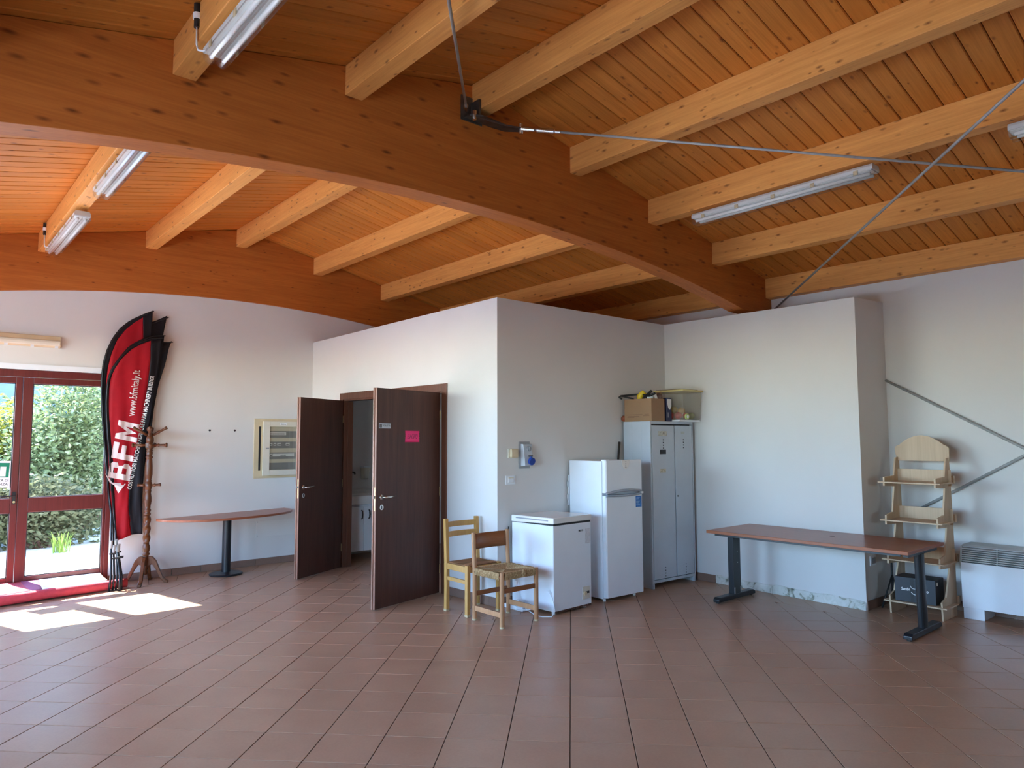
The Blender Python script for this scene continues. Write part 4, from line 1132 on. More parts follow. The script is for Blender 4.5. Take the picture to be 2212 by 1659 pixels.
tm = text_mb('BEKO', .066, .017, .02); obj('lettering', MB().add(tm.v, tm.f, FM), M_ink, t)
obj('sticker', MB().box(.445, .515, -.0012, -.0002, .60, .74, Mx), flat('faded_label', (.66,.66,.70), .5, var=.12, vs_=60), t)
for x, y_ in ((.05,.05),(W_-.05,.05),(.05,D_-.05),(W_-.05,D_-.05)): obj('foot', MB().tube([(x,y_,0),(x,y_,.03)], .017, 10, M=Mx), M_ceramic, t)
mb = MB()
for k in range(9):
    x = .02+k*.057; mb.box(x, x+.045, -.001, .004, .022-.010*random.random(), .032, Mx)
obj('rust_edge', mb, M_brown, t)

t = thing('fridge_freezer', 'tall white two-door fridge freezer between chest freezer and locker', 'fridge', (5.304, 4.737, 0))
Mx = rotM(5.300, 4.690, math.atan2(-.022, .53)); W_, D_ = .535, .52
obj('body', MB().box(0, W_, .058, D_, .03, 1.372, Mx), M_white, t, bevel=.004)
def fdoor(z0, z1, name):
    pts = [(.0, .052), (.0, .008), (.012, 0), (W_-.012, 0), (W_, .008), (W_, .052)]
    return obj(name, MB().prism(pts, 2, z0, z1, Mx), M_white, t, bevel=.004)
fz = fdoor(1.058, 1.380, 'freezer_door'); fr = fdoor(.045, 1.030, 'fridge_door')
def wave(zl, zm, zr, h, name, par):
    rows = []
    for k in range(25):
        f_ = k/24; x = .0+W_*.96*f_
        z = zl+(zr-zl)*f_ + zm*math.sin(f_*PI)**1.2*(1.0 if f_ > .2 else f_/.2)
        d = -.022*math.sin(f_*PI) - .004
        rows.append([(x, d+.008, z), (x, d-.004, z+h*.3), (x, d-.004, z+h*.7), (x, d+.008, z+h)])
    obj(name, MB().grid(rows, Mx), flat('handle_grey', (.36,.41,.48), .35), par, smooth=True, solid=.006)
wave(1.046, .018, 1.054, .022, 'handle', fz); wave(1.024, -.006, 1.026, .020, 'handle', fr)
obj('handle_end', MB().box(W_*.93, W_*.985, -.02, .0, 1.036, 1.056, Mx), M_ceramic, fr)
bd = [(.285+.058*math.cos(PI+PI*k/14), 1.378+.088*math.sin(PI+PI*k/14)) for k in range(15)]
bd = obj('badge', MB().prism(bd, 1, -.004, .0005, Mx), M_ceramic, fz)
FM = Mx @ frame_M((.285, -.0042, 1.325), (1,0,0), (0,0,1))
obj('badge_mark', MB().box(-.004, .004, -.014, .008, 0, .0006, FM).tube([(0,.018,0),(0,.018,.0008)], .006, 10, M=FM).box(-.014, .014, -.020, -.0155, 0, .0006, FM).box(-.012, .012, .038, .041, 0, .0006, FM), M_greyd, bd)
sk = obj('energy_sticker', MB().box(W_-.105, W_-.018, -.0010, .0003, .90, 1.012, Mx), M_sticker, fr)
mb = MB()
for k in range(7): mb.box(W_-.098, W_-.045-.02*(k % 3)*.5, -.0016, -.001, .992-k*.012, .996-k*.012, Mx)
obj('sticker_text', mb, flat('pale_blue_print', (.35,.55,.78), .5), sk)
obj('top_hinge', MB().box(.01, .06, .01, .07, 1.372, 1.386, Mx), M_white, t)
for x, y_ in ((.05,.09),(W_-.05,.09),(.05,D_-.05),(W_-.05,D_-.05)): obj('foot', MB().tube([(x,y_,0),(x,y_,.03)], .016, 10, M=Mx), M_ceramic, t)
obj('condenser', MB().box(.02, W_-.02, D_, D_+.016, .12, 1.26, Mx), M_black, t)
rows = [[(-.012+.010*math.sin(k*1.3)-.012*(k > 8)*(k-8)/4, D_+.012, 1.22-k*.026), (.03, D_+.018, 1.22-k*.026)] for k in range(13)]
obj('torn_insulation', MB().grid(rows, Mx), M_white, t, solid=.006)

t = thing('steel_locker', 'tall grey steel locker with two narrow doors in the corner', 'locker', (6.15, 4.80, 0))
Mx = rotM(6.150, 4.800, math.atan2(-.030, .72)); W_, D_, H_ = .735, .385, 1.782
mb = MB().box(0, .018, 0, D_, .0, H_, Mx).box(W_-.018, W_, 0, D_, .0, H_, Mx).box(.018, W_-.018, D_-.012, D_, .06, H_, Mx).box(.018, W_-.018, 0, D_-.012, H_-.03, H_, Mx).box(.018, W_-.018, .004, D_-.012, .055, .085, Mx)
obj('carcass', mb, M_grey, t, bevel=.002)
obj('gap_shade_sheet', MB().box(.02, W_-.02, .030, .034, .09, H_-.032, Mx), M_ink, t)  # black sheet paints the shade in the gaps round the doors
mb = MB()
for y_ in (.13, .26): mb.box(-.002, .0005, y_-.004, y_+.004, .06, H_-.03, Mx)
obj('side_seam', mb, M_grey, t)
mid = .405
for a, b, lab in ((.024, mid-.007, 'L'), (mid+.007, W_-.026, 'R')):
    dr = obj('door', MB().box(a, b, -.002, .016, .092, H_-.044, Mx), M_grey, t, bevel=.003)
    c = (a+b)/2
    for z0, nn in ((1.575, 4), (.20, 5)):
        mb = MB()
        for k in range(nn): mb.box(c-.008 if z0 > 1 else c-.003, c+.006, -.0034, -.002, z0-k*.030, z0-k*.030+.012, Mx)
        obj('vent_slots', mb, M_ink, dr)
        mb = MB()
        for k in range(nn): mb.box(c-.055, c+.03, -.0045, -.002, z0-k*.030-.004, z0-k*.030, Mx)
        obj('vent_louvres', mb, M_grey, dr)
    if lab == 'L':
        obj('black_plate', MB().box(c-.060, c+.040, -.006, -.002, 1.425, 1.472, Mx), M_ink, dr, bevel=.003)
        obj('tape_label', MB().box(c-.080, c+.062, -.0028, -.002, 1.625, 1.675, Mx), flat('grey_tape', (.52,.50,.43), .6, var=.25, vs_=40), dr)
        obj('tape_label', MB().box(c-.060, c+.035, -.0028, -.002, 1.225, 1.265, Mx), flat('tan_residue', (.50,.45,.34), .6, var=.35, vs_=50), dr)
        FM = Mx @ frame_M((c-.055, -.003, 1.638), (1,0,0), (0,0,1))
        mb = MB()
        for k, ch in enumerate(([[(.6,.9),(.1,.7),(.1,.2),(.6,.1)]], [[(0,0),(.35,1),(.7,0)],[(.15,.4),(.55,.4)]], [[(0,0),(.1,1),(.4,.3),(.7,1),(.8,0)]])):
            for line in ch: mb.tube([(k*.026+x*.022, y_*.024, 0) for x, y_ in line], .0013, 4, M=FM)
        obj('handwriting', mb, M_brown, dr)
    else:
        obj('lock', MB().tube([(a+.03, -.002, .96), (a+.03, -.007, .96)], .009, 12, M=Mx), M_dsteel, dr)
        obj('tape_residue', MB().box(c-.04, c+.02, -.0026, -.002, 1.645, 1.672, Mx), flat('grey_residue', (.44,.46,.43), .6), dr)
for x in (.0, W_-.03): obj('foot', MB().box(x, x+.03, 0, .03, 0, .055, Mx), M_grey, t)
LT = H_

# things on the locker
x0, x1, y0, y1, z0, z1 = 6.165, 6.395, 4.79, 5.165, LT+.001, LT+.248
t = thing('cardboard_box', 'open brown cardboard box of odds and ends on the locker', 'box', ((x0+x1)/2, (y0+y1)/2, z0))
mb = MB().box(x0, x1, y0, y1, z0, z0+.004).box(x0, x0+.004, y0, y1, z0+.004, z1).box(x1-.004, x1, y0, y1, z0+.004, z1).box(x0+.004, x1-.004, y0, y0+.004, z0+.004, z1).box(x0+.004, x1-.004, y1-.004, y1, z0+.004, z1)
obj('carton', mb, M_card, t)
obj('flap', MB().hexa([(x1-.002,y0+.02,z1),(x1+.002,y0+.02,z1),(x1+.002,y1-.1,z1),(x1-.002,y1-.1,z1),(x1+.01,y0+.05,z1+.085),(x1+.014,y0+.05,z1+.085),(x1+.014,y1-.16,z1+.07),(x1+.01,y1-.16,z1+.07)]), M_card, t)
mb = MB()
for a, b, z in ((.02,.25,.070),(.05,.21,.052),(.28,.34,.072),(.26,.345,.056),(.04,.14,.040)): mb.box(x0-.0006, x0-.0001, y1-b, y1-a, z0+z, z0+z+.007)
obj('print', mb, flat('carton_print', (.22,.12,.065), .7), t)
hz_ = z1
def solo_tube(name, pths, r, mat, label, cat, group=None, seg=7):
    mb = MB()
    for p in pths: mb.tube(p, r, seg)
    return solo(name, mb, mat, label, cat, group, smooth=True)
zb0 = z0+.05
solo_tube('coat_hanger', [[(6.25,5.0,hz_-.06),(6.20,5.08,hz_+.01),(6.17,5.22,hz_+.045),(6.15,5.23,hz_+.03),(6.15,5.19,hz_-.0+.01)], [(6.17,5.22,hz_+.045),(6.24,5.03,hz_+.055),(6.28,4.90,hz_+.045)]], .010, M_rubber, 'black bent rod with hooked end sticking out of the cardboard box', 'rod')
solo_tube('umbrella', [[(6.30,5.10,hz_-.08),(6.27,5.00,hz_+.0),(6.24,4.86,hz_+.075),(6.235,4.845,hz_+.088)], [(6.33,5.0,hz_-.05),(6.28,4.93,hz_+.03),(6.24,4.80,hz_+.055)]], .014, M_rubber, 'black folded umbrella poking up from the cardboard box', 'umbrella')
solo_tube('yellow_bag', [[(6.26,5.02,hz_-.05),(6.26,5.02,hz_+.035),(6.27,4.98,hz_+.075),(6.28,4.95,hz_+.05)]], [.02,.04,.03,.012], M_yellow, 'bright yellow bundle inside the cardboard box', 'bag', seg=9)
solo_tube('white_bag', [[(6.30,4.92,hz_-.05),(6.30,4.91,hz_+.03),(6.31,4.88,hz_+.065),(6.32,4.86,hz_+.05)]], [.03,.038,.03,.012], M_white, 'crumpled white bag between umbrella and yellow bundle', 'bag', seg=9)
solo('brown_reel', MB().tube([(6.36,4.84,hz_+.03),(6.385,4.86,hz_+.03)], .035, 18), M_brown, 'dark brown reel at the corner of the cardboard box', 'reel')
solo('picture_strip', MB().hexa([(6.30,4.81,hz_-.08),(6.345,4.81,hz_-.08),(6.345,4.815,hz_-.08),(6.30,4.815,hz_-.08),(6.255,4.83,hz_+.065),(6.30,4.83,hz_+.065),(6.30,4.835,hz_+.065),(6.255,4.835,hz_+.065)]), M_paper, 'slanted white board edge in the cardboard box', 'board')
solo('clay_ball', MB().lathe([(.002,-.036),(.018,-.031),(.031,-.018),(.036,0),(.031,.018),(.018,.031),(.002,.036)], (6.20, 5.205-.003, LT+.037), 16), M_ball, 'small terracotta ball at the far edge of the locker top', 'ball', smooth=True)
nv = (6.435, 6.530, 4.795, 5.06, LT+.001, LT+.262)
t = thing('navy_box', 'narrow navy carton with white label between cardboard box and bin', 'box', (6.48, 4.93, LT))
obj('carton', MB().box(*nv), M_navy, t, bevel=.002)
obj('white_label', MB().add([(6.450,nv[2]-.0008,LT+.25),(6.526,nv[2]-.0008,LT+.25),(6.526,nv[2]-.0008,LT+.17),(6.50,nv[2]-.0008,LT+.13),(6.47,nv[2]-.0008,LT+.15),(6.452,nv[2]-.0008,LT+.20)], [(0,1,2,3,4,5)]), M_paper, t, solid=.001)
obj('vertical_lettering', MB().box(6.462, 6.468, nv[2]-.001, nv[2]-.0002, LT+.045, LT+.10), M_paper, t)
obj('side_label', MB().box(nv[0]-.001, nv[0]-.0002, 4.83, 4.92, LT+.10, LT+.22), M_greyd, t)
solo('white_tray', MB().box(6.545, 6.935, 4.70, 5.10, LT+.001, LT+.020), M_white, 'flat white board under the plastic bin', 'board', bevel=.002)
bx0_, bx1_, by0_, by1_, bz0, bz1 = 6.565, 6.930, 4.665, 5.075, LT+.022, LT+.335
t = thing('storage_bin', 'cloudy plastic storage bin of toys with yellow lid on the locker', 'bin', ((bx0_+bx1_)/2, (by0_+by1_)/2, bz0))
def taper(x0, x1, y0, y1, z0, z1, d): return [(x0+d,y0+d,z0),(x1-d,y0+d,z0),(x1-d,y1-d,z0),(x0+d,y1-d,z0),(x0,y0,z1),(x1,y0,z1),(x1,y1,z1),(x0,y1,z1)]
mb = MB().add(taper(bx0_,bx1_,by0_,by1_,bz0,bz1,.018), [(0,3,2,1),(0,1,5,4),(1,2,6,5),(2,3,7,6),(3,0,4,7)])
m_, nt_, b_ = base('cloudy_bin', .35); b_.inputs['Base Color'].default_value = (.50,.46,.38,1); b_.inputs['Alpha'].default_value = .36
obj('tub', mb, m_, t, bevel=.012)
obj('lid', MB().box(bx0_-.012, bx1_+.008, by0_-.012, by1_+.012, bz1, bz1+.022), M_lid, t, bevel=.008)
solo('brown_board', MB().hexa([(6.60,4.72,bz1+.023),(6.90,4.70,bz1+.023),(6.90,5.06,bz1+.023),(6.60,5.06,bz1+.023),(6.60,4.72,bz1+.031),(6.90,4.70,bz1+.031),(6.90,5.06,bz1+.031),(6.60,5.06,bz1+.031)]), M_brown, 'thin dark brown board lying on the yellow bin lid', 'board')
tc_ = [(.62,.03,.03),(.66,.05,.04),(.60,.30,.03),(.62,.42,.06),(.30,.36,.08),(.65,.08,.10),(.60,.05,.05),(.55,.25,.05)]
labs = ['red toy ball low in the bin at its near left', 'dark red toy ball against the bin wall', 'orange toy ball in the middle of the bin', 'yellow toy ball on top of the heap in the bin', 'green toy ball at the far right of the bin', 'pinkish toy ball at the bottom left of the bin', 'scarlet toy ball behind the round green cap', 'amber toy ball at the back of the bin']
for k, (x, y_, z, r) in enumerate(((6.63,4.78,.045,.042),(6.62,4.87,.045,.042),(6.72,4.80,.10,.044),(6.68,4.87,.115,.042),(6.86,4.77,.045,.040),(6.62,4.96,.045,.042),(6.72,4.74,.042,.040),(6.76,4.93,.05,.045))):
    solo('toy_ball', MB().lathe([(.001,-r),(r*.6,-r*.8),(r*.92,-r*.4),(r,0),(r*.92,r*.4),(r*.6,r*.8),(.001,r)], (x, y_, bz0+z), 14), flat('toy_%d' % k, tc_[k], .4, var=.25, vs_=25), labs[k], 'ball', group='toys in the plastic bin', smooth=True)
t = thing('round_toy', 'round green and white disc toy in front of the plastic bin', 'toy', (6.615, 4.655, bz0+.03))
obj('rim', MB().tube([(6.615, 4.662, bz0+.032), (6.615, 4.644, bz0+.032)], .032, 20), flat('lime', (.50,.62,.22), .5), t)
obj('centre', MB().tube([(6.615, 4.645, bz0+.032), (6.615, 4.640, bz0+.032)], .018, 16), M_paper, t)
solo('broom_stick', MB().tube([(5.93, 5.215, .0), (6.118, 5.205, 1.56)], .013, 8), M_dsteel, 'dark grey stick standing between the fridge and the locker', 'stick', smooth=True)

# ------------------------------------------------------------------ fittings on the partition wall
def wall_at(x): return lerp(P1, P2, (x-P1[0])/(P2[0]-P1[0]))[1]
def WM(x, z): return frame_M((x, wall_at(x), z), (1, -.0312, 0), (0, 0, 1))
t = thing('junction_box', 'cream rounded switch box next to the blue socket on wall', 'switch', (4.58, wall_at(4.58), 1.41))
F = WM(4.535, 1.408)
obj('back_plate', MB().box(0, .105, 0, .09, 0, .012, F), M_offwhite, t, bevel=.002)
obj('cover', MB().box(.012, .105, .004, .09, .012, .045, F), M_cream, t, bevel=.012)
t = thing('industrial_socket', 'grey wall socket unit with a round blue cap', 'socket', (4.74, wall_at(4.74), 1.30))
F = WM(4.672, 1.302)
obj('back_plate', MB().box(0, .137, 0, .266, 0, .012, F), M_greyd, t, bevel=.002)
obj('housing', MB().hexa([(.02,.022,.012),(.137,.022,.012),(.137,.245,.012),(.02,.245,.012),(.025,.03,.072),(.132,.03,.072),(.137,.24,.05),(.02,.24,.05)], F), M_grey, t, bevel=.003)
obj('dial', MB().tube([(.082,.195,.055),(.082,.195,.072)], .026, 18, M=F).box(.074,.09,.172,.218,.072,.082,F), M_greyd, t)
bc = obj('blue_cap', MB().tube([(.095,.075,.078),(.095,.069,.104)], .038, 22, M=F).box(.085,.105,.105,.122,.07,.09,F), M_blue, t, bevel=.003)
obj('cap_hinge', MB().box(.07, .12, .118, .13, .07, .082, F), M_ink, t)
t = thing('light_switch', 'white double rocker light switch below the cream box', 'switch', (4.566, wall_at(4.566), 1.15))
F = WM(4.505, 1.152)
obj('plate', MB().box(0, .122, 0, .086, 0, .008, F), M_white, t, bevel=.003)
obj('bezel', MB().box(.026, .098, .018, .068, .008, .012, F), M_ceramic, t, bevel=.001)
for k in range(2): obj('rocker', MB().box(.030+k*.034, .061+k*.034, .022, .058, .012, .016, F), M_white, t, bevel=.001)
obj('name_strip', MB().box(.03, .095, .06, .072, .008, .013, F), M_offwhite, t)
# cables and adaptor on the floor by the freezer
t = thing('extension_block', 'white socket strip with coiled cables behind the rush chair', 'cable', (4.47, 5.03, 0))
obj('adaptor', MB().box(4.455, 4.535, 4.98, 5.25, .002, .04), M_white, t, bevel=.004)
obj('adaptor_plug', MB().box(4.47, 4.52, 5.05, 5.09, .04, .10), M_white, t, bevel=.006)
pth = [(4.50+.10*math.cos(a)*(.7+.1*math.sin(a*.7)), 4.95+.13*math.sin(a)+.012*a*.2, .012+.05*abs(math.sin(a*.37))) for a in [k*.35 for k in range(40)]]
obj('white_cord', MB().tube(pth, .0042, 6), M_white, t, smooth=True)
obj('white_cord', MB().tube([(4.49,4.98,.03),(4.45,4.80,.006),(4.46,4.72,.006),(4.52,4.665,.006),(4.56,4.66,.05),(4.555,4.69,.16),(4.55,4.74,.22)], .0042, 6), M_white, t, smooth=True)
solo('mains_cable', MB().tube([(4.53,5.262,.75),(4.50,5.255,.5),(4.49,5.25,.25),(4.49,5.20,.05),(4.48,5.12,.042)], .0055, 6), M_rubber, 'black mains cord hanging behind the chest freezer', 'cable', smooth=True)

# ------------------------------------------------------------------ long desk
t = thing('desk', 'long cherry topped desk on two black T legs', 'desk', (6.42, 3.13, 0))
obj('desktop', MB().box(6.025, 6.815, 2.215, 4.045, .675, .703), M_cherry, t, bevel=.003)
obj('beam', MB().box(6.40, 6.44, 2.30, 3.97, .615, .672), M_black, t)
obj('top_rail', MB().box(6.10, 6.12, 2.30, 3.97, .648, .674), M_black, t)
for y_ in (2.265, 3.985):
    mb = MB()
    pr = [(6.075,.012),(6.075,.04),(6.10,.058),(6.70,.058),(6.735,.04),(6.735,.012)]
    lg = obj('foot', MB().prism(pr, 1, y_-.034, y_+.034), M_black, t, bevel=.006)
    for x in (6.105, 6.70): obj('glide', MB().tube([(x, y_, 0), (x, y_, .014)], .018, 10), M_rubber, lg)
    if y_ > 3:
        co = obj('column', MB().box(6.345, 6.475, y_-.03, y_+.03, .056, .62), M_black, t, bevel=.003)
        for x in (6.352, 6.462):
            obj('bracket', MB().box(x, x+.012, y_-.034, y_-.03, .06, .12), M_steel, co)
        for z in (.47, .36): obj('screw', MB().tube([(6.42, y_-.03, z), (6.42, y_-.033, z)], .006, 8), M_steel, co)
    else:
        pts = [(6.405+.058*math.cos(2*PI*k/20), y_+.034*math.sin(2*PI*k/20)) for k in range(20)]
        vv = [(x, y2, .056) for x, y2 in pts] + [(6.385+(x-6.405)*1.0, y2, .65) for x, y2 in pts]
        obj('column', MB().add(vv, [(k, (k+1) % 20, 20+(k+1) % 20, 20+k) for k in range(20)]+[tuple(range(20))[::-1], tuple(range(20, 40))]), M_black, t)
    obj('arm', MB().box(6.11, 6.73, y_-.022, y_+.022, .645, .674), M_black, t, bevel=.002)
obj('cable_hole', MB().tube([(6.48, 3.02, .703), (6.48, 3.02, .7045)], .022, 16), M_brown, t)

# ------------------------------------------------------------------ plywood display stand
t = thing('display_stand', 'pale plywood ladder stand with four shelves in the corner', 'shelf', (7.15, 2.51, 0))
side = [(6.962,0),(7.30,0),(7.312,.20),(7.316,.55),(7.308,.9),(7.300,1.10),(7.285,1.395),(7.262,1.412),(7.205,1.405),(7.150,1.240),(6.925,1.232),(6.922,1.152),(7.148,1.140),(7.085,.905),(6.938,.884),(6.935,.800),(7.148,.790),(7.075,.555),(6.948,.535),(6.940,.448),(7.170,.434),(7.055,.190),(6.945,.160)]
for y_ in (2.728, 2.300):
    obj('side_panel', MB().prism(side, 1, y_-.007, y_+.007), M_ply, t)
for k, (z, xf) in enumerate(((1.186, 6.905), (.838, 6.92), (.485, 6.925), (.112, 6.93))):
    sh_ = obj('shelf', MB().box(xf, 7.235, 2.255, 2.775, z-.006, z+.006), M_ply, t, bevel=.001)
    if k < 3:
        obj('back_rail', MB().box(7.236, 7.246, 2.27, 2.76, z-.03, z+.115), M_ply, t, bevel=.001)
    tabs = MB()
    for y_ in (2.728, 2.300): tabs.box(7.300, 7.335, y_-.03, y_+.03, z-.01, z+.06)
    obj('rear_tab', tabs, M_ply, t)
top = [(2.285,1.378),(2.283,1.498)] + [(2.288+.02*k/3, 1.506+.016*(k/3)**.7) for k in range(1, 4)]
top += [(2.325+.38*k/24, 1.527+.090*math.sin(PI*k/24)**.85) for k in range(0, 25)] + [(2.725,1.522),(2.742,1.508),(2.747,1.495),(2.742,1.44),(2.728,1.378)]
obj('header_board', MB().prism(top, 0, 7.262, 7.274), M_ply, t, bevel=.001)

t = thing('black_box', 'black carton with white lettering on the lowest plywood shelf', 'box', (7.08, 2.52, .119))
Mx = rotM(6.985, 2.355, R(2))
obj('carton', MB().box(0, .225, 0, .335, .1195, .335, Mx), flat('black_card', (.022,.024,.032), .5), t, bevel=.003)
F = Mx @ frame_M((-.0008, .335, .19), (0, -1, 0), (0, 0, 1))
tm = text_mb('Sandri', .072, .026, .02); obj('lettering', MB().add([(p.x+.055, p.y+.028, p.z) for p in tm.v], tm.f, F), M_paper, t)
tm = text_mb('lo', .022, .026, .02); obj('lettering', MB().add([(p.x+.255, p.y+.028, p.z) for p in tm.v], tm.f, F), M_paper, t)
obj('logo_stripes', MB().tube([(.132,.075,.0005),(.14,.055,.0005),(.155,.05,.0005),(.17,.05,.0005)], .003, 4, M=F).tube([(.136,.02,.0005),(.15,.005,.0005),(.17,-.002,.0005)], .004, 4, M=F), M_paper, t)
obj('tape', MB().box(.130, .160, -.07, .145, -.0002, .0006, F), M_rubber, t)
obj('corner_label', MB().box(.03, .062, -.0012, -.0002, .285, .312, Mx), M_offwhite, t)

t = thing('tripod_stand', 'folded black tripod standing behind the plywood stand', 'tripod', (7.28, 2.83, 0))
obj('mast', MB().tube([(7.20, 2.80, .02), (7.22, 2.805, .60)], .009, 8), M_rubber, t, smooth=True)
for dx, dy in ((-.13, .05), (.09, .03), (.02, -.05)):
    obj('leg', MB().tube([(7.21, 2.80, .30), (7.205+dx, 2.80+dy, .005)], .008, 8), M_rubber, t, smooth=True)
t = thing('wall_outlet', 'small white wall outlet low on the boxed-out wall', 'outlet', (7.03, P3[1], .38))
obj('plate', MB().box(6.965, 7.09, P3[1]-.010, P3[1]-.0005, .395, .485), M_white, t, bevel=.003)
obj('socket_module', MB().box(6.995, 7.03, P3[1]-.013, P3[1]-.010, .412, .468), M_greyd, t); obj('socket_module', MB().box(7.034, 7.07, P3[1]-.013, P3[1]-.010, .412, .468), M_greyd, t)

# ------------------------------------------------------------------ fan heater on the right wall
t = thing('fan_heater', 'white floor fan heater with grey slatted top by the wall', 'heater', (7.36, 1.6, 0))
ya, yb = 1.02, 2.225
pr = [(7.225,.095),(7.225,.490),(7.525,.490),(7.525,.095)]
obj('case', MB().prism(pr, 1, ya, yb), M_white, t, bevel=.004)
obj('grille_shade', MB().prism([(7.240,.494),(7.262,.621),(7.268,.621),(7.246,.494)], 1, ya+.012, yb-.012), M_ink, t)  # black sheet paints the shade between the louvres
obj('top_cowl', MB().prism([(7.268,.628),(7.300,.640),(7.525,.640),(7.525,.492),(7.250,.492)], 1, ya, yb), M_grille, t, bevel=.004)
for k in range(7):
    f_ = (k+.5)/7; x = 7.240+.021*f_; z = .497+.122*f_
    obj('louvre', MB().prism([(x-.016, z-.006), (x-.016, z+.002), (x+.002, z+.007), (x+.002, z-.001)], 1, ya+.012, yb-.012), M_grille, t)
for y_ in (yb-.006, ya+.006): obj('grille_end', MB().prism([(7.218,.492),(7.246,.628),(7.30,.628),(7.25,.492)], 1, y_-.006, y_+.006), M_grille, t)
for y_ in (yb-.28, (ya+yb)/2-.05, ya+.20): obj('grille_rib', MB().prism([(7.222,.494),(7.246,.622),(7.262,.622),(7.240,.494)], 1, y_-.004, y_+.004), M_grille, t)
for y0_, y1_ in ((yb-.165, yb-.004), (ya+.004, ya+.165)):
    obj('foot', MB().box(7.235, 7.515, y0_, y1_, 0, .095), M_white, t, bevel=.003)

# ------------------------------------------------------------------ windows beside the viewer and one added behind
n_ = 0
for a, b, z0 in LO:
    n_ += 1
    t = thing('window_%d' % n_, 'tall red-brown framed glazing in the left wall, number %d from the viewer end' % n_, 'window', (XL-.15, (a+b)/2, z0), kind='structure')
    mb = MB(); X0, X1 = XL-.18, XL-.12; k = max(2, round((b-a)/1.0))
    mb.box(X0, X1, a, b, z0, z0+.07).box(X0, X1, a, b, LZ-.07, LZ)
    for i in range(k+1):
        y_ = a+(b-a-.07)*i/k; mb.box(X0, X1, y_, y_+.07, z0+.07, LZ-.07)
    f_ = obj('frame', mb, M_frame, t)
    for i in range(k):
        y_ = a+(b-a-.07)*i/k
        obj('pane', MB().box(XL-.152, XL-.147, y_+.068, y_+(b-a-.07)/k+.002, z0+.068, LZ-.068), M_glass, f_)
for a, b in FO:  # unseen window, added to light faces turned from the gable
    n_ += 1
    t = thing('window_%d' % n_, 'unseen red-brown framed window added behind the viewer for light', 'window', ((a+b)/2, YB-.15, zs0), kind='structure')
    mb = MB(); V0, V1 = YB-.18, YB-.12
    mb.box(a, b, V0, V1, zs0, zs0+.06).box(a, b, V0, V1, zs1-.06, zs1)
    for i in range(3):
        x = a+(b-a-.06)*i/2; mb.box(x, x+.06, V0, V1, zs0+.06, zs1-.06)
    f_ = obj('frame', mb, M_frame, t)
    for i in range(2):
        x = a+(b-a-.06)*i/2; obj('pane', MB().box(x+.058, x+(b-a-.06)/2+.002, YB-.152, YB-.147, zs0+.058, zs1-.058), M_glass, f_)

# ------------------------------------------------------------------ outdoors
rows = []
for i in range(41):
    y = -40+i*3.0
    row = []
    for k in range(41):
        x = -60+k*3.0
        z = -.06
        if 9 < y < 60 and False: z = 0
        row.append((x, y, z))
    rows.append(row)
struct('ground', MB().grid(rows), M_gravel, 'pale gravel yard outside the glazed door', 'ground')
struct('path', MB().box(-4.2, XL-.31, -40, 9.0, -.06, -.04), M_dark_strip, 'unseen dark strip added along the left wall to cut ground bounce', 'path')  # added out of view to dim light bounced off the ground
rng = random.Random(11)
def bush(name, label, c, rad, n, leaf, mat, cols, group=None, fl=0):
    t = thing(name, label, 'bush', c, group=group)
    mb = MB()
    lobes = [(rng.uniform(-.6,.6)*rad[0], rng.uniform(-.5,.5)*rad[1], rng.uniform(.25,.80)*rad[2], rng.uniform(.35,.55)) for _ in range(14)]
    vv = []; ff = []
    for k in range(n):
        lx, ly, lz, lr = rng.choice(lobes)
        while True:
            u = Vector((rng.gauss(0,1), rng.gauss(0,1), rng.gauss(0,1)))
            if u.length > .01: break
        u.normalize(); r = lr*(rng.random()**.35)
        p = Vector((c[0]+lx+u.x*r*rad[0], c[1]+ly+u.y*r*rad[1], max(.0, lz+u.z*r*rad[2])+c[2]))
        a = Vector((rng.gauss(0,1), rng.gauss(0,1), rng.gauss(0,.6))).normalized(); b = a.cross(Vector((rng.gauss(0,1), rng.gauss(0,1), rng.gauss(0,1)))).normalized()
        s_ = leaf*rng.uniform(.6, 1.3); i0 = len(vv)
        vv += [p-a*s_, p+b*s_*.45, p+a*s_, p-b*s_*.45]; ff.append((i0, i0+1, i0+2, i0+3))
    mb.add(vv, ff)
    obj('foliage', mb, mat, t)
    st_ = MB()
    for k in range(10):
        lx, ly, lz, lr = lobes[k]
        st_.tube([(c[0]+lx*.2, c[1]+ly*.2, c[2]-.05), (c[0]+lx*.6, c[1]+ly*.6, c[2]+lz*.5), (c[0]+lx, c[1]+ly, c[2]+lz)], [.03,.02,.008], 5)
    obj('stems', st_, M_brown, t)
    return t
lf1 = leaf_mat('leaf_silver', [(.06,.09,.03), (.14,.18,.07), (.34,.36,.22)], .4)
lf2 = leaf_mat('leaf_yellow', [(.16,.17,.015), (.34,.32,.03), (.48,.44,.08)], .45)
lf3 = leaf_mat('leaf_grass', [(.06,.075,.03), (.12,.125,.06), (.18,.17,.09)], .4)
lf4 = leaf_mat('leaf_dark', [(.035,.07,.03), (.08,.12,.055), (.15,.19,.10)], .35)
bush('flowering_bush', 'big silvery green bush filling the right pane of the glazed door', (2.15, 14.2, -.05), (1.15, .9, 2.55), 15000, .050, lf1, None, 'bushes beyond the yard')
bush('dark_bush', 'blue green bush rising beyond the flowering bush', (3.1, 16.0, -.05), (1.5, 1.0, 3.0), 8000, .07, lf4, None, 'bushes beyond the yard')
bush('yellow_bush', 'yellow green bush seen through the left leaf of the door', (1.15, 14.6, -.05), (.75, .7, 2.05), 8000, .045, lf2, None, 'bushes beyond the yard')
bush('low_scrub', 'low dry scrub at the foot of the bushes', (1.9, 13.2, -.05), (1.6, .5, .95), 9000, .05, lf3, None, 'bushes beyond the yard')
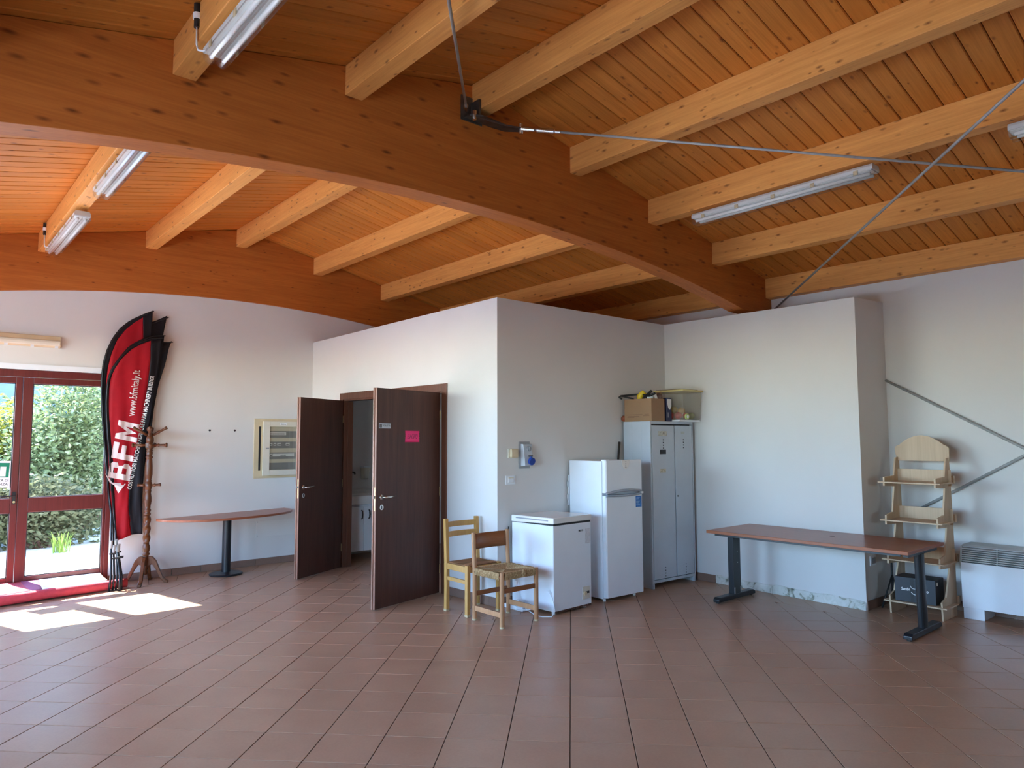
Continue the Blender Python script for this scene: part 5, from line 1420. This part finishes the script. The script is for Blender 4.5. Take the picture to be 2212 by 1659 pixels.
bush('green_scrub', 'dark green scrub beside the dry scrub on the left', (.6, 13.6, -.05), (.9, .6, 1.35), 6000, .05, lf4, None, 'bushes beyond the yard')
t = thing('grass_tuft', 'bright green grass tuft on the gravel before the bushes', 'grass', (1.95, 12.45, -.06))
mb = MB()
for k in range(60):
    a = rng.uniform(0, 2*PI); h = rng.uniform(.10, .26); o_ = rng.uniform(.05, .18); x, y = 1.95+rng.gauss(0,.05), 12.45+rng.gauss(0,.05)
    dx, dy = math.cos(a)*o_, math.sin(a)*o_; px, py = -math.sin(a)*.006, math.cos(a)*.006
    mb.add([(x-px,y-py,-.06),(x+px,y+py,-.06),(x+dx*.5+px,y+dy*.5+py,h*.8),(x+dx*.5-px,y+dy*.5-py,h*.8),(x+dx,y+dy,h)], [(0,1,2,3),(3,2,4)])
o = obj('blades', mb, leaf_mat('grass_blade', [(.20,.28,.03),(.40,.46,.10)], .5), t); o['kind'] = 'stuff'
t = thing('dark_fence', 'tall blue-grey sheet wall of a shed behind the bushes', 'shed wall', (4.0, 20.5, -.06))
for k in range(18):
    x = -6+k*1.2; obj('panel', MB().box(x+.006, x+1.194, 20.5, 20.54, -.05, 7.4), M_dark, t)  # raised higher than seen, to darken the sky's reflection on the floor
obj('top_rail', MB().box(-6, 15.6, 20.46, 20.58, 7.4, 7.5), M_dark, t)

# clipped hedge added out of view to block low sky and far ground
rows = []
for i in range(61):
    y = -25+i*.8; row = []
    for (x, z) in ((-13.6,-.06),(-13.5,.5),(-13.4,1.1),(-13.6,1.7),(-14.1,1.9),(-14.8,1.8),(-15.2,1.1),(-15.2,-.06)):
        row.append((x+rng.uniform(-.12,.12), y, z+rng.uniform(-.12,.12)*(z > 0)))
    rows.append(row)
struct('light_screen', MB().grid(rows), flat('screen_green', (.045, .075, .03), .8, var=.4, vs_=8), 'unseen added hedge along the left yard', 'light_screen')
# unseen side glazing, added so more sun bounces up to the ceiling
n_ += 1
t = thing('window_%d' % n_, 'unseen fixed glazing added left of the garden door for sun bounce', 'window', ((SX0+SX1)/2, YA, SZ0), kind='structure')
mb = MB().box(SX0, SX0+.06, YA+.01, YA+.07, SZ0, SZ1).box(SX1-.06, SX1, YA+.01, YA+.07, SZ0, SZ1).box(SX0+.06, SX1-.06, YA+.01, YA+.07, SZ0, SZ0+.06).box(SX0+.06, SX1-.06, YA+.01, YA+.07, SZ1-.06, SZ1)
f_ = obj('frame', mb, M_frame, t)
obj('pane', MB().box(SX0+.058, SX1-.058, YA+.036, YA+.042, SZ0+.058, SZ1-.058), M_glass, f_)
